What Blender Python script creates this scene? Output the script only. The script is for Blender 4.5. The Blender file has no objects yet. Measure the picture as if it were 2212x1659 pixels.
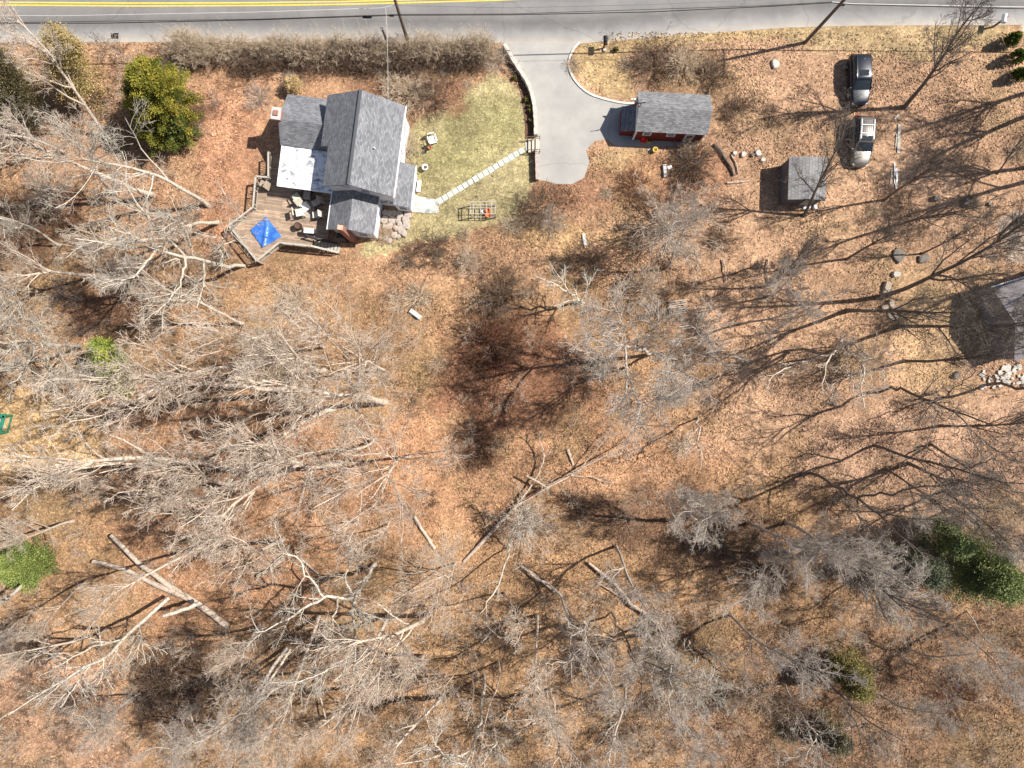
import bpy, math, random
import numpy as np
from mathutils import Vector, Matrix
R = math.radians
random.seed(4)
rng = np.random.default_rng(11)

# ------------------------------------------------------------------ camera, sky, sun, exposure
CAM_H = 66.0
PX = 22.32                      # photo pixels (of a 2212 px wide copy) per metre on the ground
sc = bpy.context.scene
cam_d = bpy.data.cameras.new("camera"); cam = bpy.data.objects.new("camera", cam_d)
sc.collection.objects.link(cam); sc.camera = cam
cam.location = (0, 0, CAM_H); cam.rotation_euler = (0, 0, 0)
cam_d.sensor_width = 36; cam_d.lens = 36*CAM_H/(2212/PX); cam_d.clip_end = 600
SDX, SDY = -0.82, -0.19         # shadow offset per metre of height
L = Vector((SDX, SDY, -1)).normalized()
elev = math.asin(-L.z); azim = math.atan2(-SDX, -SDY)
w = bpy.data.worlds.new("World"); sc.world = w; w.use_nodes = True
nt = w.node_tree; bg = nt.nodes["Background"]
sky = nt.nodes.new("ShaderNodeTexSky"); sky.sky_type = 'NISHITA'; sky.sun_disc = False
sky.sun_elevation = elev; sky.sun_rotation = azim
nt.links.new(sky.outputs[0], bg.inputs[0]); bg.inputs[1].default_value = 0.075
sd = bpy.data.lights.new("sun", 'SUN'); sun = bpy.data.objects.new("sun", sd)
sc.collection.objects.link(sun); sd.energy = 5.0; sd.angle = R(0.5); sd.color = (1, .95, .89)
sun.rotation_euler = L.to_track_quat('-Z', 'Y').to_euler(); sun.location = (60, 10, 60)
sc.view_settings.view_transform = 'Standard'; sc.view_settings.look = 'None'
sc.view_settings.exposure = 0.62; sc.view_settings.gamma = 1

# ------------------------------------------------------------------ helpers
def W(x, y, h=0.0):
    k = (CAM_H-h)/CAM_H/PX
    return Vector(((x-1106)*k, (829.5-y)*k, h))

def link(o): sc.collection.objects.link(o); return o
def tag(o, label=None, cat=None, group=None, kind=None):
    if label: o['label'] = label
    if cat: o['category'] = cat
    if group: o['group'] = group
    if kind: o['kind'] = kind
    return o
def thing(name, label, cat, loc=(0, 0, 0), rz=0, group=None):
    o = bpy.data.objects.new(name, None); link(o); o.location = loc; o.rotation_euler = (0, 0, rz)
    o.empty_display_size = .3
    return tag(o, label, cat, group)
def dup(root, loc=None, rz=None, label=None):
    r = root.copy(); link(r)
    if loc is not None: r.location = loc
    if rz is not None: r.rotation_euler = (0, 0, rz)
    if label: r['label'] = label
    for ch in list(root.children):
        c = ch.copy(); link(c); c.parent = r
        for g in list(ch.children):
            d = g.copy(); link(d); d.parent = c
    return r

class MB:
    """collects faces; build() links one mesh"""
    def __init__(s): s.v = []; s.f = []; s.uv = {}
    def face(s, pts, uv=None):
        n = len(s.v); s.v += [tuple(p) for p in pts]; s.f.append(tuple(range(n, n+len(pts))))
        if uv: s.uv[len(s.f)-1] = uv
    def box(s, c, size, rz=0, rx=0, ry=0, taper=1.0):
        M = Matrix.Translation(Vector(c)) @ Matrix.Rotation(rz, 4, 'Z') @ Matrix.Rotation(rx, 4, 'X') @ Matrix.Rotation(ry, 4, 'Y')
        a, b, d = size[0]/2, size[1]/2, size[2]/2
        P = [M @ Vector((x*(taper if z > 0 else 1), y*(taper if z > 0 else 1), z)) for z in (-d, d) for y in (-b, b) for x in (-a, a)]
        n = len(s.v); s.v += [tuple(p) for p in P]
        for q in ((0, 2, 3, 1), (4, 5, 7, 6), (0, 1, 5, 4), (2, 6, 7, 3), (0, 4, 6, 2), (1, 3, 7, 5)):
            s.f.append(tuple(n+i for i in q))
        return s
    def bar(s, a, b, w_, h_=None):
        a = Vector(a); b = Vector(b); d = b-a; h_ = h_ or w_
        q = d.to_track_quat('X', 'Z'); M = Matrix.Translation((a+b)/2) @ q.to_matrix().to_4x4()
        n = len(s.v); l = d.length/2
        P = [M @ Vector((x, y, z)) for z in (-h_/2, h_/2) for y in (-w_/2, w_/2) for x in (-l, l)]
        s.v += [tuple(p) for p in P]
        for q in ((0, 2, 3, 1), (4, 5, 7, 6), (0, 1, 5, 4), (2, 6, 7, 3), (0, 4, 6, 2), (1, 3, 7, 5)):
            s.f.append(tuple(n+i for i in q))
        return s
    def lathe(s, prof, c=(0, 0, 0), n=20, M=None):
        M = M or Matrix.Translation(Vector(c)); b = len(s.v)
        for r, z in prof:
            for i in range(n):
                a = 2*math.pi*i/n; s.v.append(tuple(M @ Vector((r*math.cos(a), r*math.sin(a), z))))
        for j in range(len(prof)-1):
            for i in range(n):
                k = (i+1) % n
                s.f.append((b+j*n+i, b+j*n+k, b+(j+1)*n+k, b+(j+1)*n+i))
        s.f.append(tuple(b+i for i in reversed(range(n)))); s.f.append(tuple(b+(len(prof)-1)*n+i for i in range(n)))
        return s
    def prism(s, poly, z0, z1):
        n = len(poly); b = len(s.v)
        area = sum(poly[i][0]*poly[(i+1) % n][1]-poly[(i+1) % n][0]*poly[i][1] for i in range(n))
        if area < 0: poly = poly[::-1]
        s.v += [(p[0], p[1], z0) for p in poly]+[(p[0], p[1], z1) for p in poly]
        s.f.append(tuple(reversed(range(b, b+n)))); s.f.append(tuple(range(b+n, b+2*n)))
        for i in range(n):
            k = (i+1) % n; s.f.append((b+i, b+k, b+n+k, b+n+i))
        return s
    def slab(s, pts, t, up=True):
        """quad pts (eave a, eave b, ridge b, ridge a), thickness t below; uv in metres"""
        p = [Vector(q) for q in pts]; n = (p[1]-p[0]).cross(p[3]-p[0]).normalized()
        if n.z < 0: p = [p[1], p[0], p[3], p[2]]; n = -n
        e = (p[1]-p[0]).normalized(); g = n.cross(e)
        uv = [((q-p[0]).dot(e)+p[0].x, (q-p[0]).dot(g)) for q in p]
        lo = [q-n*t for q in p]
        s.face(p, uv); s.face(lo[::-1])
        for i in range(4):
            k = (i+1) % 4; s.face([p[k], p[i], lo[i], lo[k]])
        return s
    def build(s, name, m, parent=None, smooth=False, bevel=0):
        me = bpy.data.meshes.new(name); me.from_pydata(s.v, [], s.f); me.update()
        if s.uv:
            l = me.uv_layers.new(name="UVMap")
            for fi, uv in s.uv.items():
                for li, t in zip(me.polygons[fi].loop_indices, uv): l.data[li].uv = t
        o = link(bpy.data.objects.new(name, me)); me.materials.append(m)
        if smooth:
            for p in me.polygons: p.use_smooth = True
        if bevel:
            b = o.modifiers.new("b", 'BEVEL'); b.width = bevel; b.segments = 2; b.limit_method = 'ANGLE'
        if parent: o.parent = parent
        return o

def np_mesh(name, V, Fq, m, parent=None, col=None, smooth=False):
    """V (n,3), Fq (f,k) quads or tris"""
    me = bpy.data.meshes.new(name); k = Fq.shape[1]
    me.vertices.add(len(V)); me.vertices.foreach_set("co", np.ascontiguousarray(V, np.float32).ravel())
    me.loops.add(Fq.size); me.loops.foreach_set("vertex_index", np.ascontiguousarray(Fq, np.int32).ravel())
    me.polygons.add(len(Fq)); me.polygons.foreach_set("loop_start", np.arange(0, Fq.size, k, dtype=np.int32))
    me.update(calc_edges=True)
    if smooth: me.polygons.foreach_set("use_smooth", np.ones(len(Fq), bool))
    if col is not None:
        a = me.color_attributes.new("Col", 'FLOAT_COLOR', 'POINT')
        c = np.ones((len(V), 4), np.float32); c[:, :3] = col; a.data.foreach_set("color", c.ravel())
    o = link(bpy.data.objects.new(name, me)); me.materials.append(m)
    if parent: o.parent = parent
    return o

# ------------------------------------------------------------------ materials
def srgb(r, g, b):
    f = lambda c: (c/255/12.92) if c/255 <= .04045 else ((c/255+.055)/1.055)**2.4
    return (f(r), f(g), f(b))
def new_mat(name):
    m = bpy.data.materials.new(name); m.use_nodes = True
    return m, m.node_tree, m.node_tree.nodes["Principled BSDF"]
def N(nt, t, **kw):
    n = nt.nodes.new("ShaderNode"+t)
    for k, v in kw.items(): setattr(n, k, v)
    return n
def noise(nt, vec, scale, detail=4, rough=.6):
    n = N(nt, "TexNoise"); n.inputs["Scale"].default_value = scale; n.inputs["Detail"].default_value = detail
    n.inputs["Roughness"].default_value = rough
    if vec is not None: nt.links.new(vec, n.inputs["Vector"])
    return n.outputs[0]
def ramp(nt, fac, stops):
    r = N(nt, "ValToRGB"); e = r.color_ramp.elements
    while len(e) < len(stops): e.new(.5)
    for q, (p, c) in zip(e, stops): q.position = p; q.color = (*c, 1) if len(c) == 3 else c
    nt.links.new(fac, r.inputs[0]); return r.outputs[0]
def mix(nt, a, b, fac, mode='MIX'):
    x = N(nt, "Mix", data_type='RGBA', blend_type=mode)
    for s, v in ((0, fac), (6, a), (7, b)):
        if isinstance(v, bpy.types.NodeSocket): nt.links.new(v, x.inputs[s])
        else: x.inputs[s].default_value = v if s == 0 else (*v, 1)
    return x.outputs[2]
def bump(nt, b, h, strength=.3, dist=.05):
    n = N(nt, "Bump"); n.inputs["Strength"].default_value = strength; n.inputs["Distance"].default_value = dist
    nt.links.new(h, n.inputs["Height"]); nt.links.new(n.outputs[0], b.inputs["Normal"])
def coord(nt, out="Object"): return N(nt, "TexCoord").outputs[out]
def simple(name, c, rough=.7, var=.25, scale=3, metal=0, bmp=0, spec=.3):
    m, nt, b = new_mat(name); v = coord(nt)
    n = noise(nt, v, scale)
    col = ramp(nt, n, [(.25, tuple(x*(1-var) for x in c)), (.75, tuple(min(1, x*(1+var)) for x in c))])
    nt.links.new(col, b.inputs["Base Color"]); b.inputs["Roughness"].default_value = rough
    b.inputs["Metallic"].default_value = metal; b.inputs["Specular IOR Level"].default_value = spec
    if bmp: bump(nt, b, n, bmp)
    return m
def shingle(name, c, patch=.35, row=.14):
    m, nt, b = new_mat(name); v = coord(nt, "UV")
    br = N(nt, "TexBrick"); nt.links.new(v, br.inputs["Vector"])
    br.inputs["Scale"].default_value = 1; br.inputs["Mortar Size"].default_value = .012
    br.inputs["Brick Width"].default_value = .32; br.inputs["Row Height"].default_value = row
    br.inputs["Bias"].default_value = 0
    br.inputs["Color1"].default_value = (*[x*(1-patch) for x in c], 1); br.inputs["Color2"].default_value = (*[x*(1+patch) for x in c], 1)
    br.inputs["Mortar"].default_value = (*[x*.45 for x in c], 1)
    n = noise(nt, v, .9, 5); big = ramp(nt, n, [(.3, (.82, .82, .84)), (.7, (1.12, 1.1, 1.08))])
    n2 = noise(nt, v, 30, 2); fine = ramp(nt, n2, [(.3, (.85,)*3), (.7, (1.15,)*3)])
    c1 = mix(nt, br.outputs[0], big, 1.0, 'MULTIPLY'); c2 = mix(nt, c1, fine, .3, 'MULTIPLY')
    nt.links.new(c2, b.inputs["Base Color"]); b.inputs["Roughness"].default_value = .9
    bump(nt, b, br.outputs[1], .3, .02); return m
def planks(name, c, ang, wdt=.14, var=.3):
    m, nt, b = new_mat(name); mp = N(nt, "Mapping"); nt.links.new(coord(nt), mp.inputs[0])
    mp.inputs["Rotation"].default_value = (0, 0, ang)
    br = N(nt, "TexBrick"); nt.links.new(mp.outputs[0], br.inputs["Vector"])
    br.inputs["Scale"].default_value = 1; br.inputs["Brick Width"].default_value = 3.2; br.inputs["Row Height"].default_value = wdt
    br.inputs["Mortar Size"].default_value = .01; br.inputs["Bias"].default_value = 0
    br.inputs["Color1"].default_value = (*[x*(1-var) for x in c], 1); br.inputs["Color2"].default_value = (*[x*(1+var) for x in c], 1)
    br.inputs["Mortar"].default_value = (*[x*.3 for x in c], 1)
    n = noise(nt, mp.outputs[0], 1.2, 6, .7); big = ramp(nt, n, [(.3, (.7, .68, .66)), (.7, (1.25, 1.22, 1.18))])
    nt.links.new(mix(nt, br.outputs[0], big, 1.0, 'MULTIPLY'), b.inputs["Base Color"]); b.inputs["Roughness"].default_value = .8
    return m
def attr_mat(name, rough=.85, noise_scale=6, lo=.6, hi=1.45, transl=0, nbump=0.0):
    m, nt, b = new_mat(name); a = N(nt, "Attribute", attribute_name="Col")
    n = noise(nt, coord(nt), noise_scale, 5, .65)
    f = ramp(nt, n, [(.3, (lo,)*3), (.7, (hi,)*3)])
    c = mix(nt, a.outputs[0], f, 1.0, 'MULTIPLY'); nt.links.new(c, b.inputs["Base Color"])
    b.inputs["Roughness"].default_value = rough; b.inputs["Specular IOR Level"].default_value = .15
    if nbump: bump(nt, b, n, nbump, .1)
    return m

M = {}
def bark(name, c):
    m, nt, b = new_mat(name); v = coord(nt)
    n = noise(nt, v, 4.5, 6, .75)
    col = ramp(nt, n, [(.36, tuple(x*.42 for x in c)), (.48, tuple(x*.85 for x in c)), (.7, tuple(min(1, x*1.25) for x in c))])
    nt.links.new(col, b.inputs["Base Color"])
    b.inputs["Roughness"].default_value = .9; b.inputs["Specular IOR Level"].default_value = .1; return m
M['bark'] = bark("bark", (.64, .53, .42)); M['bark_pale'] = bark("bark_pale", (.56, .50, .41))
M['bark_dark'] = bark("bark_dark", (.20, .165, .135)); M['bark_grey'] = bark("bark_grey", (.50, .43, .36))  # bark_dark: brown bark, shaded side of right-hand trees put into the colour
M['twig_brown'] = bark("twig_brown", (.22, .155, .11)); M['twig_tan'] = bark("twig_tan", (.66, .53, .38))
M['twig_red'] = bark("twig_red", (.20, .10, .06))
M['log'] = bark("log_wood", (.50, .40, .31))
M['shingle'] = shingle("roof_shingles", (.20, .205, .215), .3)
M['shingle2'] = shingle("garage_shingles", (.22, .22, .22), .3, .16)
M['siding'] = simple("white_siding", (.72, .73, .75), .6, .05, 2)
M['trim'] = simple("white_trim", (.78, .78, .76), .5, .05, 4)
M['red'] = simple("red_barn_siding", (.16, .022, .018), .7, .2, 5)
M['glass'] = simple("window_glass", (.02, .025, .03), .08, .1, 2, spec=.6)
M['brick'] = simple("chimney_brick", (.30, .15, .11), .85, .3, 9)
M['cap'] = simple("chimney_cap", (.5, .45, .42), .8, .2, 5)
M['wood'] = simple("weathered_wood", (.34, .27, .20), .85, .3, 5)
M['wood_grey'] = simple("grey_wood", (.42, .38, .32), .85, .25, 5)
M['pole'] = simple("pole_wood", (.16, .12, .09), .9, .3, 6)
M['deck'] = planks("deck_boards", (.36, .265, .19), R(7.5))
M['black'] = simple("black_metal", (.012, .012, .014), .5, .2, 6)
M['dark'] = simple("dark_plastic", (.035, .032, .03), .6, .2, 6)
M['cream'] = simple("cream_fabric", (.62, .58, .47), .8, .1, 5)
M['white'] = simple("white_plastic", (.82, .80, .76), .45, .05, 4)
M['orange'] = simple("orange_plastic", (.75, .16, .03), .5, .15, 5)
M['conered'] = simple("red_cone", (.8, .03, .02), .5, .1, 5)
M['yellow'] = simple("yellow_crate", (.55, .42, .10), .6, .2, 5)
M['terra'] = simple("terracotta", (.42, .13, .07), .8, .2, 6)
M['green'] = simple("green_paint", (.03, .20, .11), .6, .2, 3)
M['stone'] = simple("field_stone", (.40, .34, .29), .9, .4, 2.5, bmp=.4)
M['rock'] = simple("pale_rock", (.52, .47, .41), .9, .3, 3, bmp=.4)
M['rock_dark'] = simple("dark_rock", (.17, .145, .12), .9, .4, 3, bmp=.4)
M['concrete'] = simple("concrete", (.52, .50, .46), .85, .12, 2)
M['kerb'] = simple("pale_kerb", (.62, .58, .50), .85, .15, 3)
M['mulch'] = simple("mulch", (.13, .07, .045), .95, .4, 9, bmp=.6)
M['rubber'] = simple("rubber", (.01, .01, .011), .8, .2, 6)
M['chrome'] = simple("chrome", (.6, .6, .62), .25, .05, 3, metal=1)
M['lamp'] = simple("lamp_glass", (.75, .78, .8), .15, .05, 3, spec=.8)
M['redlamp'] = simple("tail_glass", (.35, .01, .01), .2, .1, 3)
M['yellowline'] = simple("yellow_road_paint", (.72, .50, .06), .7, .22, 4)
def carpaint(name, c, metal=.5):
    m, nt, b = new_mat(name); n = noise(nt, coord(nt), 1.5, 4)
    nt.links.new(ramp(nt, n, [(.3, tuple(x*.85 for x in c)), (.7, c)]), b.inputs["Base Color"])
    b.inputs["Metallic"].default_value = metal; b.inputs["Roughness"].default_value = .42
    b.inputs["Coat Weight"].default_value = .35; b.inputs["Coat Roughness"].default_value = .12; return m
M['navy'] = carpaint("navy_black_paint", (.005, .008, .016), .1); M['taupe'] = carpaint("champagne_paint", (.20, .18, .155), .4)

# white roof coating: peeling patches
def coating():
    m, nt, b = new_mat("white_roof_coating"); v = coord(nt, "UV")
    mp = N(nt, "Mapping"); nt.links.new(v, mp.inputs[0]); mp.inputs["Scale"].default_value = (1, 1.5, 1)
    n = noise(nt, mp.outputs[0], 1.3, 6, .75)
    c = ramp(nt, n, [(.36, (.16, .16, .18)), (.45, (.48, .48, .5)), (.52, (.80, .81, .82)), (.8, (.86, .86, .85))])
    br = N(nt, "TexBrick"); nt.links.new(v, br.inputs["Vector"]); br.inputs["Scale"].default_value = 1
    br.inputs["Brick Width"].default_value = 1.3; br.inputs["Row Height"].default_value = .85; br.inputs["Mortar Size"].default_value = .012
    for i, k in ((1, 1.0), (2, 1.0)): br.inputs["Color%d" % i].default_value = (k, k, k, 1)
    br.inputs["Mortar"].default_value = (.72, .74, .78, 1)
    nt.links.new(mix(nt, c, br.outputs[0], 1.0, 'MULTIPLY'), b.inputs["Base Color"]); b.inputs["Roughness"].default_value = .6; return m
M['coating'] = coating()
def tarpmat():
    m, nt, b = new_mat("blue_tarp"); v = coord(nt)
    n = noise(nt, v, 1.6, 3, .5); c = ramp(nt, n, [(.3, (.03, .11, .42)), (.7, (.06, .20, .62))])
    nt.links.new(c, b.inputs["Base Color"]); b.inputs["Roughness"].default_value = .38; bump(nt, b, n, .8, .15); return m
M['tarp'] = tarpmat()
def asphalt(name, c, streak=False):
    m, nt, b = new_mat(name); v = coord(nt, "UV" if streak else "Object")
    n = noise(nt, coord(nt), 60, 3, .8); fine = ramp(nt, n, [(.25, (.72,)*3), (.75, (1.3,)*3)])
    n2 = noise(nt, coord(nt), .35, 6, .65); big = ramp(nt, n2, [(.3, (.84, .84, .86)), (.7, (1.14, 1.13, 1.10))])
    base = N(nt, "RGB").outputs[0]; base.default_value = (*c, 1); col = base
    if streak:
        sx = N(nt, "SeparateXYZ"); nt.links.new(v, sx.inputs[0])
        mm = N(nt, "Math", operation='MULTIPLY_ADD'); nt.links.new(noise(nt, coord(nt), .8, 5), mm.inputs[0]); mm.inputs[1].default_value = .9
        nt.links.new(sx.outputs[1], mm.inputs[2])
        dv = N(nt, "Math", operation='DIVIDE'); nt.links.new(mm.outputs[0], dv.inputs[0]); dv.inputs[1].default_value = 8.0
        g = lambda k: tuple(x*k for x in c)
        col = ramp(nt, dv.outputs[0], [(.03, (.38, .34, .29)), (.08, (.31, .29, .26)), (.12, g(1.4)), (.21, g(.92)), (.27, g(.74)), (.36, g(.98)),
                                        (.50, g(1.12)), (.56, g(.85)), (.63, g(1.0)), (1.0, g(1.05))])
    ms = N(nt, "TexVoronoi", feature='DISTANCE_TO_EDGE'); mpp = N(nt, "Mapping"); nt.links.new(coord(nt), mpp.inputs[0])
    mixn = N(nt, "Mix", data_type='VECTOR'); mixn.inputs[0].default_value = .5
    nz = N(nt, "TexNoise"); nz.inputs["Scale"].default_value = .8; nt.links.new(coord(nt), nz.inputs["Vector"])
    nt.links.new(coord(nt), mixn.inputs[4]); nt.links.new(nz.outputs[1], mixn.inputs[5]); nt.links.new(mixn.outputs[1], ms.inputs["Vector"])
    ms.inputs["Scale"].default_value = .16
    crack = ramp(nt, ms.outputs["Distance"], [(.0, (.80, .80, .80)), (.004, (.9,)*3), (.008, (1, 1, 1))])
    c3 = mix(nt, mix(nt, mix(nt, col, fine, 1.0, 'MULTIPLY'), big, 1.0, 'MULTIPLY'), crack, .8, 'MULTIPLY')
    nt.links.new(c3, b.inputs["Base Color"]); b.inputs["Roughness"].default_value = .9; bump(nt, b, n, .2, .01); return m
M['road'] = asphalt("road_asphalt", (.192, .184, .174), True); M['drive'] = asphalt("driveway_asphalt", (.35, .335, .305))
def flag():
    m, nt, b = new_mat("flagstone"); v = coord(nt)
    vo = N(nt, "TexVoronoi"); nt.links.new(v, vo.inputs["Vector"]); vo.inputs["Scale"].default_value = 2.2
    ve = N(nt, "TexVoronoi", feature='DISTANCE_TO_EDGE'); nt.links.new(v, ve.inputs["Vector"]); ve.inputs["Scale"].default_value = 2.2
    sx = N(nt, "SeparateXYZ"); nt.links.new(vo.outputs["Color"], sx.inputs[0])
    c = ramp(nt, sx.outputs[0], [(0, (.24, .27, .25)), (.5, (.42, .42, .36)), (1, (.55, .52, .46))])
    e = ramp(nt, ve.outputs["Distance"], [(.03, (1, 1, 1)), (.06, (0, 0, 0))])
    nt.links.new(mix(nt, c, (.62, .58, .50), e), b.inputs["Base Color"]); b.inputs["Roughness"].default_value = .8; return m
M['flag'] = flag()
def roughland():
    m, nt, b = new_mat("ground_litter"); a = N(nt, "Attribute", attribute_name="Col"); v = coord(nt)
    vo = N(nt, "TexVoronoi"); nt.links.new(v, vo.inputs["Vector"]); vo.inputs["Scale"].default_value = 7.5; vo.inputs["Randomness"].default_value = 1
    sx = N(nt, "SeparateXYZ"); nt.links.new(vo.outputs["Color"], sx.inputs[0])
    leaf = ramp(nt, sx.outputs[0], [(0, (.62, .60, .58)), (.5, (.95, .95, .95)), (.85, (1.25, 1.22, 1.18)), (1, (1.7, 1.65, 1.55))])
    n = noise(nt, v, 1.1, 8, .72); med = ramp(nt, n, [(.28, (.60, .57, .54)), (.5, (.98, .98, .98)), (.74, (1.38, 1.36, 1.32))])
    n3 = noise(nt, v, 13, 4, .7); f3 = ramp(nt, n3, [(.3, (.68,)*3), (.7, (1.32,)*3)])
    c = mix(nt, mix(nt, mix(nt, a.outputs[0], leaf, .8, 'MULTIPLY'), med, .9, 'MULTIPLY'), f3, .9, 'MULTIPLY')
    nt.links.new(c, b.inputs["Base Color"]); b.inputs["Roughness"].default_value = .95; b.inputs["Specular IOR Level"].default_value = .1
    bump(nt, b, n3, .8, .12); return m
M['ground'] = roughland()
M['leaf'] = attr_mat("dead_leaves", .8, 20, .8, 1.2)
M['needle'] = attr_mat("evergreen_foliage", .75, 2.0, .75, 1.35)

# ------------------------------------------------------------------ value noise and terrain zones
def vnoise(x, y, scale, seed=0, octs=4, rough=.55):
    r = np.random.default_rng(seed); out = np.zeros_like(x); amp = 1; tot = 0; f = 1/scale
    for o in range(octs):
        G = r.random((256, 256)); xs = x*f+1000.3; ys = y*f+1000.7
        i = np.floor(xs).astype(int); j = np.floor(ys).astype(int); a = xs-i; b = ys-j
        a = a*a*(3-2*a); b = b*b*(3-2*b); i %= 256; j %= 256; i1 = (i+1) % 256; j1 = (j+1) % 256
        out += amp*((G[i, j]*(1-a)+G[i1, j]*a)*(1-b)+(G[i, j1]*(1-a)+G[i1, j1]*a)*b)
        tot += amp; amp *= rough; f *= 2
    return out/tot
def sdf(x, y, poly):
    """signed distance, negative inside (ov pixels)"""
    d = np.full(x.shape, 1e9); ins = np.zeros(x.shape, bool); n = len(poly)
    for i in range(n):
        ax, ay = poly[i]; bx, by = poly[(i+1) % n]; ex, ey = bx-ax, by-ay
        t = np.clip(((x-ax)*ex+(y-ay)*ey)/(ex*ex+ey*ey+1e-9), 0, 1)
        d = np.minimum(d, (x-ax-t*ex)**2+(y-ay-t*ey)**2)
        c = ((ay > y) != (by > y)) & (x < (bx-ax)*(y-ay)/((by-ay) if by != ay else 1e-9)+ax)
        ins ^= c
    return np.where(ins, -1, 1)*np.sqrt(d)
def height(X, Y):
    ox = 1106+X*PX; oy = 829.5-Y*PX
    f = np.clip((oy-640)/200, 0, 1)
    return (vnoise(X, Y, 9, 5, 3)-.5)*.9*f

LAWN = [(900, 250), (1000, 215), (1060, 150), (1100, 170), (1140, 225), (1150, 310), (1152, 395), (1110, 470), (1010, 498), (930, 515), (880, 535), (800, 560), (770, 550), (790, 520), (850, 520), (885, 470), (890, 400), (880, 300)]
ZONES = [  # polygon (ov px), colour sRGB as seen in light, softness px, strength
    ([(0, 80), (2300, 40), (2300, 560), (1700, 560), (1300, 620), (700, 620), (0, 420)], (168, 128, 98), 60, .5),
    ([(1240, 60), (2300, 40), (2300, 1200), (2000, 1100), (1500, 950), (1450, 560), (1300, 430), (1260, 300)], (178, 140, 108), 90, .8),
    ([(1900, 560), (2120, 600), (2080, 900), (1960, 860)], (180, 148, 102), 60, .6),
    ([(1700, 880), (2300, 860), (2300, 1250), (1800, 1160)], (160, 126, 102), 80, .7),
    ([(1250, 95), (1340, 75), (1700, 55), (1700, 78), (1350, 110), (1370, 210), (1290, 200), (1240, 160)], (178, 152, 100), 14, .8),
    ([(1700, 48), (2200, 48), (2160, 100), (1900, 130), (1700, 80)], (172, 150, 104), 25, .75),
    ([(1280, 320), (1400, 300), (1420, 400), (1340, 440), (1290, 390)], (174, 145, 98), 30, .8),
    ([(1100, 430), (1180, 470), (1330, 520), (1200, 540), (1060, 510)], (178, 144, 92), 30, .7),
    (LAWN, (160, 150, 104), 12, .95),
    ([(950, 250), (1060, 200), (1130, 260), (1120, 310), (960, 400), (900, 400), (905, 310)], (142, 138, 82), 45, .6),
    ([(-50, 850), (60, 845), (150, 870), (215, 930), (240, 970), (200, 1000), (60, 1030), (-50, 1020)], (205, 165, 108), 35, 1.0),
    ([(780, 900), (960, 860), (1000, 980), (960, 1150), (880, 1200), (800, 1100)], (174, 126, 88), 60, .7),
    ([(250, 780), (600, 880), (800, 960), (780, 1300), (300, 1400), (230, 1100)], (164, 118, 84), 60, .6),
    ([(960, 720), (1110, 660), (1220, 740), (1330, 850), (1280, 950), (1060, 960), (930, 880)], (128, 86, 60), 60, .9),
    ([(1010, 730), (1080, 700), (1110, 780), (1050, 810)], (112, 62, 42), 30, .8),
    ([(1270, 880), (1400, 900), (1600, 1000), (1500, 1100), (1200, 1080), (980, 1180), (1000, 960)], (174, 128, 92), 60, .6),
    ([(1240, 1060), (1500, 1040), (1720, 1150), (1700, 1260), (1400, 1200), (1230, 1130)], (108, 80, 60), 60, .8),  # dark brown ground, thicket shade partly put into the colour
    ([(1500, 1350), (2212, 1330), (2212, 1700), (1500, 1700)], (122, 92, 70), 100, .7),  # brown litter, colour darkened to carry the shade of the thickets
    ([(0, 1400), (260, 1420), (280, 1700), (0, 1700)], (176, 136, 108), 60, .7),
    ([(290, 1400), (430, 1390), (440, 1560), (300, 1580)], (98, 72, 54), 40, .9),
    ([(120, 620), (260, 600), (380, 640), (300, 700), (180, 720)], (118, 80, 58), 40, .8),
    ([(0, 420), (160, 420), (200, 560), (0, 580)], (110, 74, 52), 40, .8),
    ([(590, 190), (560, 330), (500, 560), (440, 520), (430, 200)], (178, 126, 92), 35, .7),
    ([(740, 180), (990, 180), (1000, 240), (900, 260), (760, 200)], (150, 108, 80), 20, .8),
    ([(1380, 110), (1560, 110), (1590, 200), (1380, 200)], (128, 98, 70), 25, .7),
    ([(1160, 400), (1500, 310), (1600, 330), (1560, 420), (1300, 460), (1180, 450)], (150, 106, 76), 30, .7),
    ([(2150, 478), (2190, 455), (2300, 450), (2300, 590), (2180, 560)], (170, 150, 135), 8, 1.0),
    ([(2200, 50), (2300, 50), (2300, 140), (2230, 130)], (185, 178, 168), 6, 1.0),
]
def hx_(c):
    c = np.array(srgb(*c)); l = c@np.array([.3, .59, .11]); return (l+(c-l)*.76)*np.array([1.07, 1.02, .93])
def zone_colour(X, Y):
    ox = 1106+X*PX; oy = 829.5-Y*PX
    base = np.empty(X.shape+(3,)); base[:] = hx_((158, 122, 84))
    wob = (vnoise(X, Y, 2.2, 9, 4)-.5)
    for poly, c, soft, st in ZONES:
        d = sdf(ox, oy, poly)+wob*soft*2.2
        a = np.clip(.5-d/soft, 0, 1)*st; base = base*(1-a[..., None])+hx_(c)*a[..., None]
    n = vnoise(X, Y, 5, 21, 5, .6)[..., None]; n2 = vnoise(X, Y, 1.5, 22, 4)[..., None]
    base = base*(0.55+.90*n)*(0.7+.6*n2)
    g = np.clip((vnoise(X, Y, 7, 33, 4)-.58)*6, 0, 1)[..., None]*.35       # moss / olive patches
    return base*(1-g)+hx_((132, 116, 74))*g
GA = 1.0

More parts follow.
